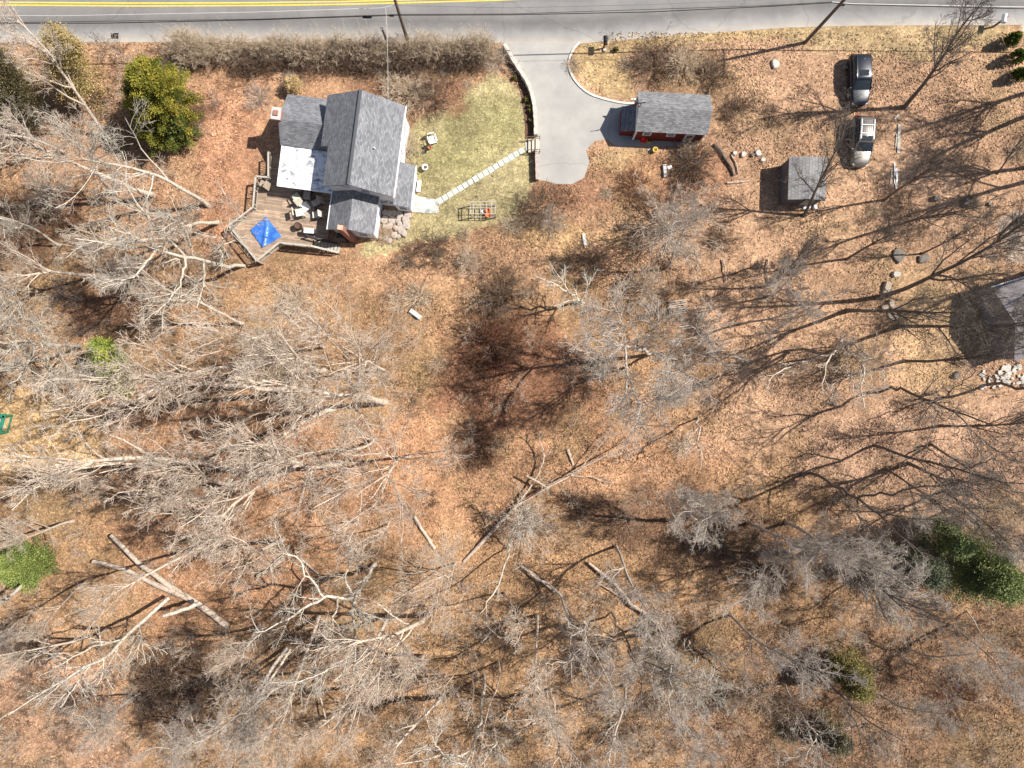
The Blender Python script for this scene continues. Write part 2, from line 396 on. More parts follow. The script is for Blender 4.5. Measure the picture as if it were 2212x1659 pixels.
gx = np.arange(-90, 90.01, .3); gy = np.arange(-62, 62.01, .3)
GX, GY = np.meshgrid(gx, gy); GZ = height(GX, GY)
V = np.stack([GX, GY, GZ], -1).reshape(-1, 3); nx, ny = len(gx), len(gy)
ii = (np.arange(ny-1)[:, None]*nx+np.arange(nx-1)[None, :]).ravel()
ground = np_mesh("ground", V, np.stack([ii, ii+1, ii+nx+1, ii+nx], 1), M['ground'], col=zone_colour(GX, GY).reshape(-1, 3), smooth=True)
tag(ground, kind='structure')
far = MB(); S = 900
for (x0, x1, y0, y1) in ((-S, -90, -S, S), (90, S, -S, S), (-90, 90, 62, S), (-90, 90, -S, -62)):
    far.face([(x0, y0, -.02), (x1, y0, -.02), (x1, y1, -.02), (x0, y1, -.02)])
tag(far.build("terrain", simple("far_woodland", (.24, .16, .11), .95, .3, .3)), kind='structure')

# ------------------------------------------------------------------ road, driveway, paths
edge = [(-700, 86), (0, 84), (250, 84), (600, 83), (1060, 85), (1100, 88), (1250, 87), (1330, 80), (1400, 74), (1500, 66), (1600, 59), (1700, 52), (1850, 48), (2212, 46), (2900, 44)]
def strip(poly, z, w0, w1, name, m, dirn=(0, 1)):
    """ribbon beside polyline (world 2D) from offset w0 to w1 to its left"""
    b = MB(); P = [Vector((p.x, p.y)) for p in poly]; run = 0; q = []
    for i, p in enumerate(P):
        t = (P[min(i+1, len(P)-1)]-P[max(i-1, 0)]).normalized(); n = Vector((-t.y, t.x))
        if i: run += (p-P[i-1]).length
        q.append((p+n*w0, p+n*w1, run))
    for i in range(len(q)-1):
        a, c, r0 = q[i]; a2, c2, r1 = q[i+1]
        b.face([(a.x, a.y, z), (a2.x, a2.y, z), (c2.x, c2.y, z), (c.x, c.y, z)], [(r0, w0), (r1, w0), (r1, w1), (r0, w1)])
    return b.build(name, m)
def dense(pl, n=6):
    out = []
    P = [Vector((p[0], p[1])) for p in pl]
    for i in range(len(P)-1):
        a = P[max(i-1, 0)]; b = P[i]; c = P[i+1]; d = P[min(i+2, len(P)-1)]
        for k in range(n):
            t = k/n; out.append(.5*((2*b)+(c-a)*t+(2*a-5*b+4*c-d)*t*t+(3*b-a-3*c+d)*t**3))
    out.append(P[-1]); return [(p.x, p.y) for p in out]
xs_ = np.r_[-700, np.arange(0, 2230, 20), 2900]
E = [W(float(x), float(np.interp(x, *zip(*edge)))) for x in xs_]
tag(strip(E, .012, -.35, 14, "road", M['road']), kind='structure')
yl = [(-700, 6), (0, 11), (300, 13), (553, 12), (740, 9.5), (836, 7), (950, 4), (1086, 0), (1300, -9), (1700, -26), (2300, -34), (2900, -36)]
YL = [W(float(x), float(np.interp(x, *zip(*yl)))) for x in xs_]
for k, off in enumerate((0, .27)):
    tag(strip(YL, .018, off-.065, off+.065, "road_marking", M['yellowline']), kind='structure')
dr = [(1086, 86), (1097, 108), (1112, 135), (1135, 168), (1150, 200), (1157, 235), (1159, 300), (1159, 388), (1180, 391), (1200, 397), (1235, 398), (1262, 384), (1273, 350), (1266, 325), (1284, 305), (1310, 300), (1330, 316), (1500, 318), (1500, 290), (1420, 260), (1378, 224), (1340, 222), (1300, 212), (1262, 194), (1240, 168), (1230, 140), (1232, 118), (1249, 97), (1252, 86)]
b = MB(); pts = [W(x, y) for x, y in dr]; b.face([(p.x, p.y, .008) for p in pts[::-1]]); tag(b.build("driveway", M['drive']), kind='structure')
kb = [(1252, 92), (1238, 108), (1230, 128), (1230, 148), (1238, 168), (1254, 188), (1276, 204), (1305, 214), (1340, 222), (1376, 225)]
KB = [W(x, y) for x, y in dense(kb, 6)]
def wallstrip(P, w0, w1, z0, z1, name, m, jit=0):
    b = MB(); P = [Vector((p.x, p.y)) for p in P]; q = []
    for i, p in enumerate(P):
        t = (P[min(i+1, len(P)-1)]-P[max(i-1, 0)]).normalized(); n = Vector((-t.y, t.x))
        j = random.uniform(-jit, jit); q.append((p+n*(w0+j), p+n*(w1+random.uniform(-jit, jit)), z1+random.uniform(-jit, jit)))
    for i in range(len(q)-1):
        a, c, h = q[i]; a2, c2, h2 = q[i+1]
        b.face([(a.x, a.y, h), (a2.x, a2.y, h2), (c2.x, c2.y, h2), (c.x, c.y, h)])
        b.face([(a2.x, a2.y, z0), (a2.x, a2.y, h2), (a.x, a.y, h), (a.x, a.y, z0)]); b.face([(c.x, c.y, z0), (c.x, c.y, h), (c2.x, c2.y, h2), (c2.x, c2.y, z0)])
    for (a, c, h), s in ((q[0], 1), (q[-1], -1)):
        f = [(a.x, a.y, z0), (a.x, a.y, h), (c.x, c.y, h), (c.x, c.y, z0)]; b.face(f if s > 0 else f[::-1])
    return b.build(name, m)
tag(wallstrip(KB, -.09, .09, 0, .12, "kerb", M['kerb']), kind='structure')
# low stone wall along the drive and mulch bed behind it
wl = [(1090, 103), (1104, 128), (1122, 156), (1142, 190), (1152, 225), (1156, 262), (1157, 296)]
wl2 = [(1158, 328), (1159, 360), (1160, 392)]
sw = [wallstrip([W(x, y) for x, y in dense(wl, 7)], -.17, .17, 0, .75, "stone_wall", M['rock'], .03),
      wallstrip([W(x, y) for x, y in dense(wl2, 7)], -.14, .14, 0, .75, "stone_wall", M['stone'], .02)]
tag(sw[0], "long curved low stone wall between driveway and mulch bed", "stone wall")
tag(sw[1], "short straight low wall beside the lower end of the driveway", "stone wall")
ml = [(1083, 118), (1100, 132), (1118, 160), (1135, 195), (1142, 235), (1146, 270), (1146, 300)]
tag(strip([W(x, y) for x, y in dense(ml, 5)], .02, -.55, .35, "mulch_bed", M['mulch']), kind='structure')
# stepping slab path and flagstone patio
b = MB(); a = Vector((945, 437)); c = Vector((1143, 316)); n = 18; dd = (c-a)/n; ang = math.atan2(-dd.y, dd.x)
for i in range(n):
    if i == 17: break
    p = a+dd*(i+.5); q = W(p.x, p.y); l = dd.length/PX-.04
    b.box((q.x, q.y, .03), (l*random.uniform(.92, 1.0), .56*random.uniform(.92, 1.05), .06), ang+random.uniform(-.03, .03))
p = W(1143, 316); b.box((p.x, p.y, .03), (.7, .8, .06), 0.1)
pv = b.build("path", simple("pale_slabs", (.50, .51, .45), .8, .16, 1.2)); tag(pv, kind='structure')
b = MB(); pts = [W(x, y) for x, y in ((889, 424), (900, 423), (945, 432), (948, 460), (925, 461), (885, 456))]
b.prism([(p.x, p.y) for p in pts], 0, .05); tag(b.build("patio", M['flag']), kind='structure')

# ------------------------------------------------------------------ branches
def tubes(polys, sides=3):
    """polys: list of (P (m,n,3), R (m,n)) -> V, F quads"""
    Vs, Fs, off = [], [], 0
    for P, Rr in polys:
        if len(P) == 0: continue
        s = sides if Rr.max() < .06 else 6
        m, n, _ = P.shape; T = np.gradient(P, axis=1); T /= np.linalg.norm(T, axis=2, keepdims=True)+1e-9
        ref = np.zeros_like(T); ref[..., 0] = 1; al = np.abs(T[..., 0]) > .8; ref[al] = (0, 1, 0)
        A = np.cross(T, ref); A /= np.linalg.norm(A, axis=2, keepdims=True)+1e-9; B = np.cross(T, A)
        th = np.arange(s)*2*np.pi/s
        ring = P[:, :, None, :]+Rr[:, :, None, None]*(A[:, :, None, :]*np.cos(th)[None, None, :, None]+B[:, :, None, :]*np.sin(th)[None, None, :, None])
        Vs.append(ring.reshape(-1, 3))
        base = (np.arange(m)[:, None, None]*n+np.arange(n-1)[None, :, None])*s; j = np.arange(s)[None, None, :]; k = (j+1) % s
        F = np.stack(np.broadcast_arrays(base+j, base+k, base+s+k, base+s+j), -1).reshape(-1, 4)+off
        Fs.append(F); off += m*n*s
    return np.concatenate(Vs), np.concatenate(Fs)
def unit(v): return v/(np.linalg.norm(v, axis=-1, keepdims=True)+1e-9)
def kids(P, Rr, k, t=(.25, 1), ang=(25, 50), ln=(.4, .7), n=5, wob=.12, trop=.05, rf=.6, rmin=.007, absl=None, r=rng):
    m, n0, _ = P.shape; idx = np.repeat(np.arange(m), k); M_ = len(idx)
    tt = r.uniform(t[0], t[1], M_)*.999; f = tt*(n0-1); i = np.floor(f).astype(int); fr = (f-i)[:, None]
    p0 = P[idx, i]*(1-fr)+P[idx, i+1]*fr; tan = unit(P[idx, i+1]-P[idx, i])
    plen = np.linalg.norm(np.diff(P, axis=1), axis=2).sum(1)[idx]
    Ln = (plen*(1-.45*tt) if absl is None else np.full(M_, absl))*r.uniform(ln[0], ln[1], M_)
    rr = (Rr[idx, i]*(1-fr[:, 0])+Rr[idx, i+1]*fr[:, 0])*rf
    pr = unit(np.cross(tan, r.normal(size=(M_, 3)))); a = np.radians(r.uniform(ang[0], ang[1], M_))[:, None]
    d = unit(tan*np.cos(a)+pr*np.sin(a)); Q = np.empty((M_, n, 3)); Q[:, 0] = p0
    for s in range(1, n):
        d = unit(d+r.normal(size=(M_, 3))*wob+np.array([0, 0, trop])); Q[:, s] = Q[:, s-1]+d*(Ln/(n-1))[:, None]
    RR = np.maximum(rr[:, None]*np.linspace(1, .35, n)[None, :], rmin)
    return Q, RR

def tree_parts(H=18, r0=.22, nl=15, lang=(22, 48), llen=(.28, .48), k2=7, k3=6, k4=4, t0=.32, wob=.12, seed=0, lean=0, kink=.03):
    r = np.random.default_rng(seed); n = 12; P = np.zeros((1, n, 3)); d = np.array([0, 0, 1.])
    for s in range(1, n):
        d = unit(d+r.normal(size=3)*kink*np.array([1, 1, 0])*3); P[0, s] = P[0, s-1]+d*H/(n-1)
    RR = (r0*np.linspace(1, .12, n)**.8)[None, :]; RR[0, 0] *= 1.35
    l1 = kids(P, RR, nl, (t0, .97), lang, llen, 7, wob, .10, .55, .035, r=r)
    l2 = kids(*l1, k2, (.2, 1), (22, 50), (.35, .62), 5, wob*1.2, .08, .6, .019, r=r)
    l3 = kids(*l2, k3, (.2, 1), (22, 55), (.4, .7), 4, wob*1.5, .05, .65, .012, r=r)
    l4 = kids(*l3, k4, (.2, 1), (25, 55), (.5, .85), 3, wob*1.5, .04, .7, .0095, r=r)
    return [(P, RR), l1], [l2, l3, l4]
def mesh_of(name, polys, m):
    V, F = tubes(polys); me = bpy.data.meshes.new(name)
    o = np_mesh(name, V, F, m, smooth=True); me = o.data; bpy.data.objects.remove(o); return me
VAR = {}
def variant(key, m, **kw):
    a, b_ = tree_parts(H=18, **kw); VAR[key] = (mesh_of("trunk", a, M[m]), mesh_of("crown", b_, M[m]))
for q in range(4): variant('full%d' % q, 'bark', seed=q+1, r0=.26, nl=13, k2=6, k3=5, k4=4, lang=(14, 34), llen=(.32, .5), t0=.3)
for q in range(3): variant('open%d' % q, 'bark_dark', seed=q+11, r0=.24, nl=13, k2=7, k3=6, k4=4, lang=(16, 42), llen=(.3, .5), wob=.09, kink=.012)
for q in range(2): variant('thin%d' % q, 'bark', seed=q+21, nl=9, r0=.13, k2=5, k3=4, k4=3, t0=.5, llen=(.18, .34))
for q in range(2): variant('grey%d' % q, 'bark_grey', seed=q+31, nl=15, k2=8, k3=7, k4=4, lang=(30, 65), llen=(.3, .5), wob=.17)
for q in range(2): variant('pale%d' % q, 'bark_pale', seed=q+41, nl=14, k2=6, k3=5, k4=4, lang=(28, 60), llen=(.35, .55), wob=.16)
for q in range(2): variant('vase%d' % q, 'bark', seed=q+51, nl=15, k2=6, k3=5, k4=4, t0=.12, lang=(25, 55), llen=(.5, .8), r0=.15, wob=.12)

def place_tree(var, bx, by, tx, ty, sx, label, h=None, group=None, name="bare_tree", trs=1.0):
    """base and tip as seen in the photo (ov px); height from how far the tip is thrown outward"""
    bv = Vector((bx-1106, by-829.5)); tv = Vector((tx-1106, ty-829.5))
    if h is None:
        k = max(1.02, tv.dot(bv)/max(bv.dot(bv), 1)); h = min(max(CAM_H*(1-1/k), 5), 23)
    B = W(bx, by); B.z = float(height(np.array([B.x]), np.array([B.y]))[0])-.1; T = W(tx, ty, h)
    d = T-B; q = Vector((0, 0, 1)).rotation_difference(d.normalized())
    root = bpy.data.objects.new(name, None); link(root); root.location = B
    root.rotation_mode = 'QUATERNION'
    root.rotation_quaternion = q @ Matrix.Rotation(random.uniform(0, 6.28), 3, 'Z').to_quaternion()
    s = d.length/18*(1.12 if var.startswith('open') else .90); root.scale = (s*sx, s*sx, s); tag(root, label, "tree", group)
    for me, nm in zip(VAR[var], ("trunk", "crown")):
        c = bpy.data.objects.new(nm, me); link(c); c.parent = root
    return root

def traced(name, label, cat, m, paths, k=(5, 6, 5), ln=((.5, .9), (.4, .7), (.4, .7)), tang=(30, 65), trop=.03, wob=.16, absl=3.0, t=(.3, 1), wobp=.12, group=None, seed=1, parts=("trunk", "crown")):
    """tree whose main limbs follow points (x, y, height, radius)"""
    r = np.random.default_rng(seed); PP, RR = [], []
    for path in paths:
        pts = np.array([list(W(p[0], p[1], p[2])) for p in path]); rad = np.array([p[3]*.5+.012 for p in path])
        seg = np.r_[0, np.cumsum(np.linalg.norm(np.diff(pts, axis=0), axis=1))]; u = np.linspace(0, seg[-1], 12)
        Q = np.stack([np.interp(u, seg, pts[:, c]) for c in range(3)], 1)
        Q[1:-1] = Q[1:-1]*.6+.2*(Q[:-2]+Q[2:]); Q[1:] += r.normal(size=(11, 3))*wobp*min(1, seg[-1]/10)
        PP.append(Q); RR.append(np.interp(u, seg, rad))
    P, Rd = np.array(PP), np.array(RR)
    root = thing(name, label, cat, group=group)
    B = P[0, 0].copy(); root.location = B
    P = P-B
    l2 = kids(P, Rd, k[0], t, tang, ln[0], 6, wob, trop, .55, .026, absl=absl, r=r)
    out = [l2]
    if k[1]: l3 = kids(*l2, k[1], (.2, 1), (25, 55), ln[1], 4, wob*1.2, trop, .6, .014, r=r); out.append(l3)
    if k[2]: out.append(kids(*l3, k[2], (.2, 1), (25, 55), ln[2], 3, wob*1.2, trop, .7, .0095, r=r))
    V, F = tubes([(P, Rd)], 6); np_mesh(parts[0], V, F, M[m], root, smooth=True)
    V, F = tubes(out); np_mesh(parts[1], V, F, M[m], root, smooth=True)
    return root

exec_later = []
# ------------------------------------------------------------------ house
U = Vector((.991, -.13, 0)); Vv = Vector((-.13, -.991, 0)); O0 = Vector((-214/PX, 559/PX, 0))
class Fr:
    def __init__(s, O, U, V): s.O, s.U, s.V = O, U, V; s.rz = math.atan2(U.y, U.x)
    def p(s, u, v, z=0): q = s.O+s.U*u+s.V*v; return Vector((q.x, q.y, z))
HF = Fr(O0, U, Vv)
def gable(fr, b, u0, u1, v0, v1, e0, e1, rz, rpos, axis, z0=-.1):
    """closed walls with gable ends; e0/e1 eave height at low/high side"""
    def P(a, c, z): return fr.p(a, c, z) if axis == 'v' else fr.p(c, a, z)
    if axis == 'v': a0, a1, l0, l1 = u0, u1, v0, v1
    else: a0, a1, l0, l1 = v0, v1, u0, u1
    for l, s in ((l0, 1), (l1, -1)):
        f = [P(a0, l, z0), P(a1, l, z0), P(a1, l, e1), P(rpos, l, rz), P(a0, l, e0)]; b.face(f if s > 0 else f[::-1])
    b.face([P(a0, l0, z0), P(a0, l0, e0), P(a0, l1, e0), P(a0, l1, z0)]); b.face([P(a1, l0, z0), P(a1, l1, z0), P(a1, l1, e1), P(a1, l0, e1)])
    b.face([P(a0, l0, e0), P(rpos, l0, rz), P(rpos, l1, rz), P(a0, l1, e0)]); b.face([P(a1, l0, e1), P(a1, l1, e1), P(rpos, l1, rz), P(rpos, l0, rz)])
def window(parent, fr, u, v, z, w_, h_, face, sill=True):
    """face: 'e','w','s','n' in the building's frame"""
    du = {'e': (0, 1), 'w': (0, 1), 's': (1, 0), 'n': (1, 0)}[face]; nn = {'e': (1, 0), 'w': (-1, 0), 's': (0, 1), 'n': (0, -1)}[face]
    def bx(cu, cz, sw_, sh, dep, off):
        b = MB(); c = fr.p(u+du[0]*cu+nn[0]*off, v+du[1]*cu+nn[1]*off, z+cz)
        size = (sw_, dep, sh) if face in 'sn' else (dep, sw_, sh); b.box(c, size, fr.rz); return b
    root = bx(0, 0, w_, h_, .03, .01).build("window", M['glass'], parent)
    b = MB()
    for cu, cz, a, c_ in ((0, h_/2, w_+.2, .1), (0, -h_/2, w_+.2, .1), (-w_/2-.05, 0, .1, h_), (w_/2+.05, 0, .1, h_), (0, 0, w_, .05)):
        q = bx(cu, cz, a, c_, .08, .03); n0 = len(b.v); b.v += q.v; b.f += [tuple(i+n0 for i in f) for f in q.f]
    b.build("frame", M['trim'], root); return root

house = thing("house", "grey-roofed white house with several wings beside the lawn and deck", "house", (0, 0, 0))
EV, RG, RU = 4.6, 6.8, -3.55
b = MB(); gable(HF, b, -6.0, -.3, .2, 8.05, EV+.32, EV-.05+.18, RG-.08, RU, 'v'); b.build("wall", M['siding'], house)
b = MB(); gable(HF, b, -10.95, -6.6, .1, 4.2, 2.85, 2.85, 4.25, 2.55, 'u'); b.build("wall", M['siding'], house)
b = MB(); b.prism([tuple(HF.p(*q).xy) for q in ((-10.9, 4.3), (-6.02, 4.3), (-6.02, 7.9), (-10.9, 7.9))], -.1, 2.75); b.build("wall", M['siding'], house)
b = MB(); gable(HF, b, -5.75, -1.9, 8.06, 11.4, 2.9, 2.9, 4.1, RU-.2, 'v'); b.build("wall", M['siding'], house)
b = MB(); b.prism([tuple(HF.p(*q).xy) for q in ((-.29, 4.8), (1.05, 4.8), (1.1, 8.4), (-.29, 8.4))], -.1, 2.55); b.build("wall", M['siding'], house)
b = MB(); b.prism([tuple(HF.p(*q).xy) for q in ((-6.6, .4), (-6.02, .4), (-6.02, 4.5), (-6.6, 4.5))], 2, 4.5); b.build("wall", M['siding'], house)
# roofs: slopes meet at ridge; each wing a roof of its own
b = MB(); th = .14
b.slab([HF.p(.0, 0, EV+.02), HF.p(.0, 8.3, EV+.02), HF.p(RU, 8.3, RG+.1), HF.p(RU, 0, RG+.1)], th)
s_ = (RG+.1-4.72)/3.5
b.slab([HF.p(-7.05, 0, RG+.1-s_*3.5), HF.p(-7.05, 4.65, RG+.1-s_*3.5), HF.p(RU, 4.65, RG+.1), HF.p(RU, 0, RG+.1)], th)
b.slab([HF.p(-6.25, 4.652, RG+.1-s_*2.7), HF.p(-6.25, 8.3, RG+.1-s_*2.7), HF.p(RU, 8.3, RG+.1), HF.p(RU, 4.652, RG+.1)], th)
mr = b.build("roof", M['shingle'], house)
b = MB(); b.box(HF.p(RU, 4.15, RG+.13), (.24, 8.3, .04), HF.rz); b.build("ridge_cap", M['shingle'], mr)
b = MB(); b.slab([HF.p(-11.3, -.3, 2.95), HF.p(-6.4, -.3, 2.95), HF.p(-6.4, 2.6, 4.45), HF.p(-11.3, 2.6, 4.45)], .12)
b.slab([HF.p(-11.3, 4.5, 3.1), HF.p(-6.4, 4.5, 3.1), HF.p(-6.4, 2.6, 4.45), HF.p(-11.3, 2.6, 4.45)], .12); b.build("roof", M['shingle'], house)
b = MB(); b.slab([HF.p(-11.1, 8.15, 2.9), HF.p(-6.03, 8.15, 2.9), HF.p(-6.03, 4.52, 3.0), HF.p(-11.1, 4.52, 3.0)], .12)
fl = b.build("roof", M['coating'], house); fl['label'] = "flat white-coated roof with worn grey patches"
b = MB(); b.bar(HF.p(-11.16, 8.22, 2.9), HF.p(-5.9, 8.22, 2.9), .1, .12).bar(HF.p(-11.16, 8.22, 2.9), HF.p(-11.16, 4.5, 3.0), .08, .12); b.build("gutter", M['trim'], house)
b = MB(); b.slab([HF.p(-6.0, 8.07, 3.0), HF.p(-6.0, 11.65, 3.0), HF.p(-3.75, 11.65, 4.25), HF.p(-3.75, 8.07, 4.25)], .12)
b.slab([HF.p(-1.65, 8.07, 3.0), HF.p(-1.65, 11.6, 3.0), HF.p(-3.75, 11.65, 4.25), HF.p(-3.75, 8.07, 4.25)], .12); b.build("roof", M['shingle'], house)
b = MB(); b.slab([HF.p(1.22, 4.6, 2.55), HF.p(1.3, 8.6, 2.55), HF.p(-.28, 8.6, 3.1), HF.p(-.28, 4.6, 3.1)], .1); b.build("roof", M['shingle'], house)
for a_, c_ in ((HF.p(1.3, 4.6, 2.5), HF.p(1.38, 8.6, 2.5)), (HF.p(.06, 0, EV-.06), HF.p(.06, 8.3, EV-.06)), (HF.p(-6.06, 8.07, 2.92), HF.p(-6.06, 11.65, 2.92))): MB().bar(a_, c_, .1, .1).build("gutter", M['trim'], house)
for (u, v, z, ww, hh, f) in ((-.3, 1.25, 2.2, .8, 1.3, 'e'), (-.3, 3.75, 2.2, .8, 1.3, 'e'), (-1.45, 8.05, 1.6, .75, 1.0, 's'), (-.75, 8.05, 1.6, .5, 1.0, 's'), (-2.6, 8.05, 4.6, .8, .9, 's'),
                             (-4.3, 8.05, 5.3, .9, .5, 's'), (.4, 8.4, 1.5, .7, 1.0, 's'), (-8.2, 7.9, 1.4, 1.6, 1.9, 's'), (-9.9, 7.9, 1.6, .9, 1.1, 's'), (1.07, 6.2, 1.5, .7, .9, 'e'), (-5.75, 9.8, 1.6, .8, 1.0, 'w'), (-3, 11.4, 1.6, .8, 1.0, 's')):
    window(house, HF, u, v, z, ww, hh, f)
b = MB(); b.box(HF.p(-11.35, 2.3, 2.4), (.7, .95, 4.9), HF.rz); ch = b.build("chimney", M['brick'], house); b = MB(); b.box(HF.p(-11.35, 2.3, 4.9), (.85, 1.1, .12), HF.rz)
b.build("chimney_cap", M['cap'], ch); b = MB(); b.box(HF.p(-11.35, 2.3, 5.02), (.4, .45, .16), HF.rz); b.build("flue", M['brick'], ch)
b = MB(); b.box(HF.p(-4.25, 11.75, 2.5), (.55, .5, 5.2), HF.rz); ch = b.build("chimney", M['brick'], house)
b = MB(); b.box(HF.p(-4.25, 11.75, 5.17), (.45, .42, .2), HF.rz); b.build("chimney_cap", simple("pink_clay", (.62, .36, .26), .8), ch)
b = MB(); b.lathe([(.06, 0), (.06, .5)], HF.p(-1.9, 4.6, 5.7), 10); b.build("vent_pipe", M['white'], house)
b = MB(); b.box(HF.p(-5.0, 11.9, 1.1), (.6, .5, 2.0), HF.rz); b.build("cellar_hatch", M['dark'], house)

# ------------------------------------------------------------------ garage
GR = math.atan2(-.054, 1); GF = Fr(Vector((260.5/PX, 607.7/PX, 0)), Vector((.9985, -.054, 0)), Vector((-.054, -.9985, 0)))
gar = thing("garage", "small dark red garage with grey shingle roof at the driveway end", "garage")
gl, gw = 6.75, 3.75
b = MB(); gable(GF, b, .2, gl-.2, .2, gw-.2, 2.55, 2.55, 3.6, gw/2, 'u'); b.build("wall", M['red'], gar)
b = MB(); b.slab([GF.p(0, 0, 2.62), GF.p(gl, 0, 2.62), GF.p(gl, gw/2, 3.78), GF.p(0, gw/2, 3.78)], .1)
b.slab([GF.p(0, gw, 2.62), GF.p(gl, gw, 2.62), GF.p(gl, gw/2, 3.78), GF.p(0, gw/2, 3.78)], .1); b.build("roof", M['shingle2'], gar)
b = MB()
for u, v in ((.2, gw-.2), (gl-.2, gw-.2), (.2, .2), (gl-.2, .2)): b.box(GF.p(u, v, 1.25), (.14, .14, 2.52), GF.rz)
b.build("corner_trim", M['trim'], gar)
window(gar, GF, 1.25, gw-.2, 1.75, .6, .7, 's'); window(gar, GF, 3.5, gw-.2, 1.75, .6, .7, 's')
b = MB(); b.box(GF.p(5.3, gw-.18, 1.05), (.85, .06, 2.05), GF.rz); dro = b.build("door", M['trim'], gar)
b = MB(); b.box(GF.p(5.0, gw-.12, 1.0), (.06, .06, .1), GF.rz); b.build("handle", M['black'], dro)
b = MB(); b.box(GF.p(5.3, gw-.14, 1.55), (.5, .04, .6), GF.rz); b.build("pane", M['glass'], dro)
b = MB(); b.slab([GF.p(-1.19, .94, 1.3), GF.p(-1.19, 3.28, 1.3), GF.p(.18, 3.28, 1.5), GF.p(.18, .94, 1.5)], .08); lt = b.build("lean_to", M['shingle2'], gar)
b = MB(); b.prism([tuple(GF.p(*q).xy) for q in ((-1.12, 1.0), (.17, 1.0), (.17, 3.22), (-1.12, 3.22))], -.05, 1.2); b.build("lean_to_wall", M['red'], lt)
b = MB(); b.box(GF.p(.19, 2.1, 1.1), (.06, 2.3, 2.1), GF.rz); b.build("garage_door", M['trim'], gar)
b = MB(); b.box(GF.p(-.05, .9, 2.75), (.5, .18, .35), GF.rz); b.box(GF.p(-.45, .85, 2.7), (.25, .12, .2), GF.rz); b.build("lamp", M['white'], gar)
wv = MB(); c = GF.p(.1, gw/2, 0); wv.bar((c.x, c.y, 3.75), (c.x, c.y, 4.55), .05).box((c.x, c.y, 4.5), (.75, .04, .18), .1); wv.build("weathervane", M['black'], gar)

# ------------------------------------------------------------------ small shed and neighbouring house
SF = Fr(Vector((578/PX, 474/PX, 0)), Vector((.999, -.03, 0)), Vector((-.03, -.999, 0)))
sh = thing("shed", "small weathered grey shed standing under a bare tree", "shed")
b = MB(); b.prism([tuple(SF.p(*q).xy) for q in ((.1, .1), (3.45, .1), (3.4, 3.85), (.05, 3.85))], -.1, 2.25); b.build("wall", simple("grey_shed_boards", (.13, .12, .12), .9, .2, 4), sh)
b = MB(); b.slab([SF.p(0, 0, 2.28), SF.p(0, 4.0, 2.28), SF.p(1.8, 4.0, 2.6), SF.p(1.8, 0, 2.6)], .08).slab([SF.p(3.55, 0, 2.28), SF.p(3.5, 4.0, 2.28), SF.p(1.8, 4.0, 2.6), SF.p(1.8, 0, 2.6)], .08)
b.build("roof", shingle("shed_felt", (.22, .215, .21), .12, .3), sh)
b = MB(); b.box(SF.p(2.3, 3.9, 1.0), (.9, .06, 1.9), SF.rz); b.build("door", M['wood_grey'], sh)
a17 = R(-17)
NF = Fr(Vector((996/PX, 200/PX, 0)), Vector((math.cos(R(17)), math.sin(R(17)), 0)), Vector((math.sin(R(17)), -math.cos(R(17)), 0)))
nh = thing("house", "neighbouring grey-roofed house cut off by the right edge", "house")
b = MB(); gable(NF, b, .25, 11, .25, 7.0, 2.5, 2.5, 4.0, 3.6, 'u'); b.build("wall", simple("grey_wall", (.25, .25, .26), .8, .1, 3), nh)
b = MB(); b.slab([NF.p(0, 0, 2.55), NF.p(11.3, 0, 2.55), NF.p(11.3, 3.6, 4.12), NF.p(0, 3.6, 4.12)], .14).slab([NF.p(0, 7.2, 2.55), NF.p(11.3, 7.2, 2.55), NF.p(11.3, 3.6, 4.12), NF.p(0, 3.6, 4.12)], .14)
b.build("roof", shingle("neighbour_shingles", (.20, .18, .18), .15), nh)
b = MB(); b.bar(NF.p(0, -.06, 2.5), NF.p(11.3, -.06, 2.5), .1, .1); b.build("gutter", M['trim'], nh)
# corner of a red roof at the left edge and a green play frame
rh = thing("outbuilding", "faded red-roofed outbuilding cut off by the left edge behind bare twigs", "outbuilding")
RF = Fr(Vector((-1180/PX, 200/PX, 0)), Vector((1, -.1, 0)).normalized(), Vector((-.1, -1, 0)).normalized())
b = MB(); b.prism([tuple(RF.p(*q).xy) for q in ((-4, .1), (3.6, .1), (3.6, 3.4), (-4, 3.4))], -.1, 2.2); b.build("wall", M['wood_grey'], rh)
b = MB(); b.slab([RF.p(-4, 0, 2.25), RF.p(3.7, 0, 2.25), RF.p(3.7, 1.8, 2.9), RF.p(-4, 1.8, 2.9)], .1).slab([RF.p(-4, 3.5, 2.25), RF.p(3.7, 3.5, 2.25), RF.p(3.7, 1.8, 2.9), RF.p(-4, 1.8, 2.9)], .1)
b.build("roof", shingle("faded_red_roof", (.34, .12, .10), .25), rh)

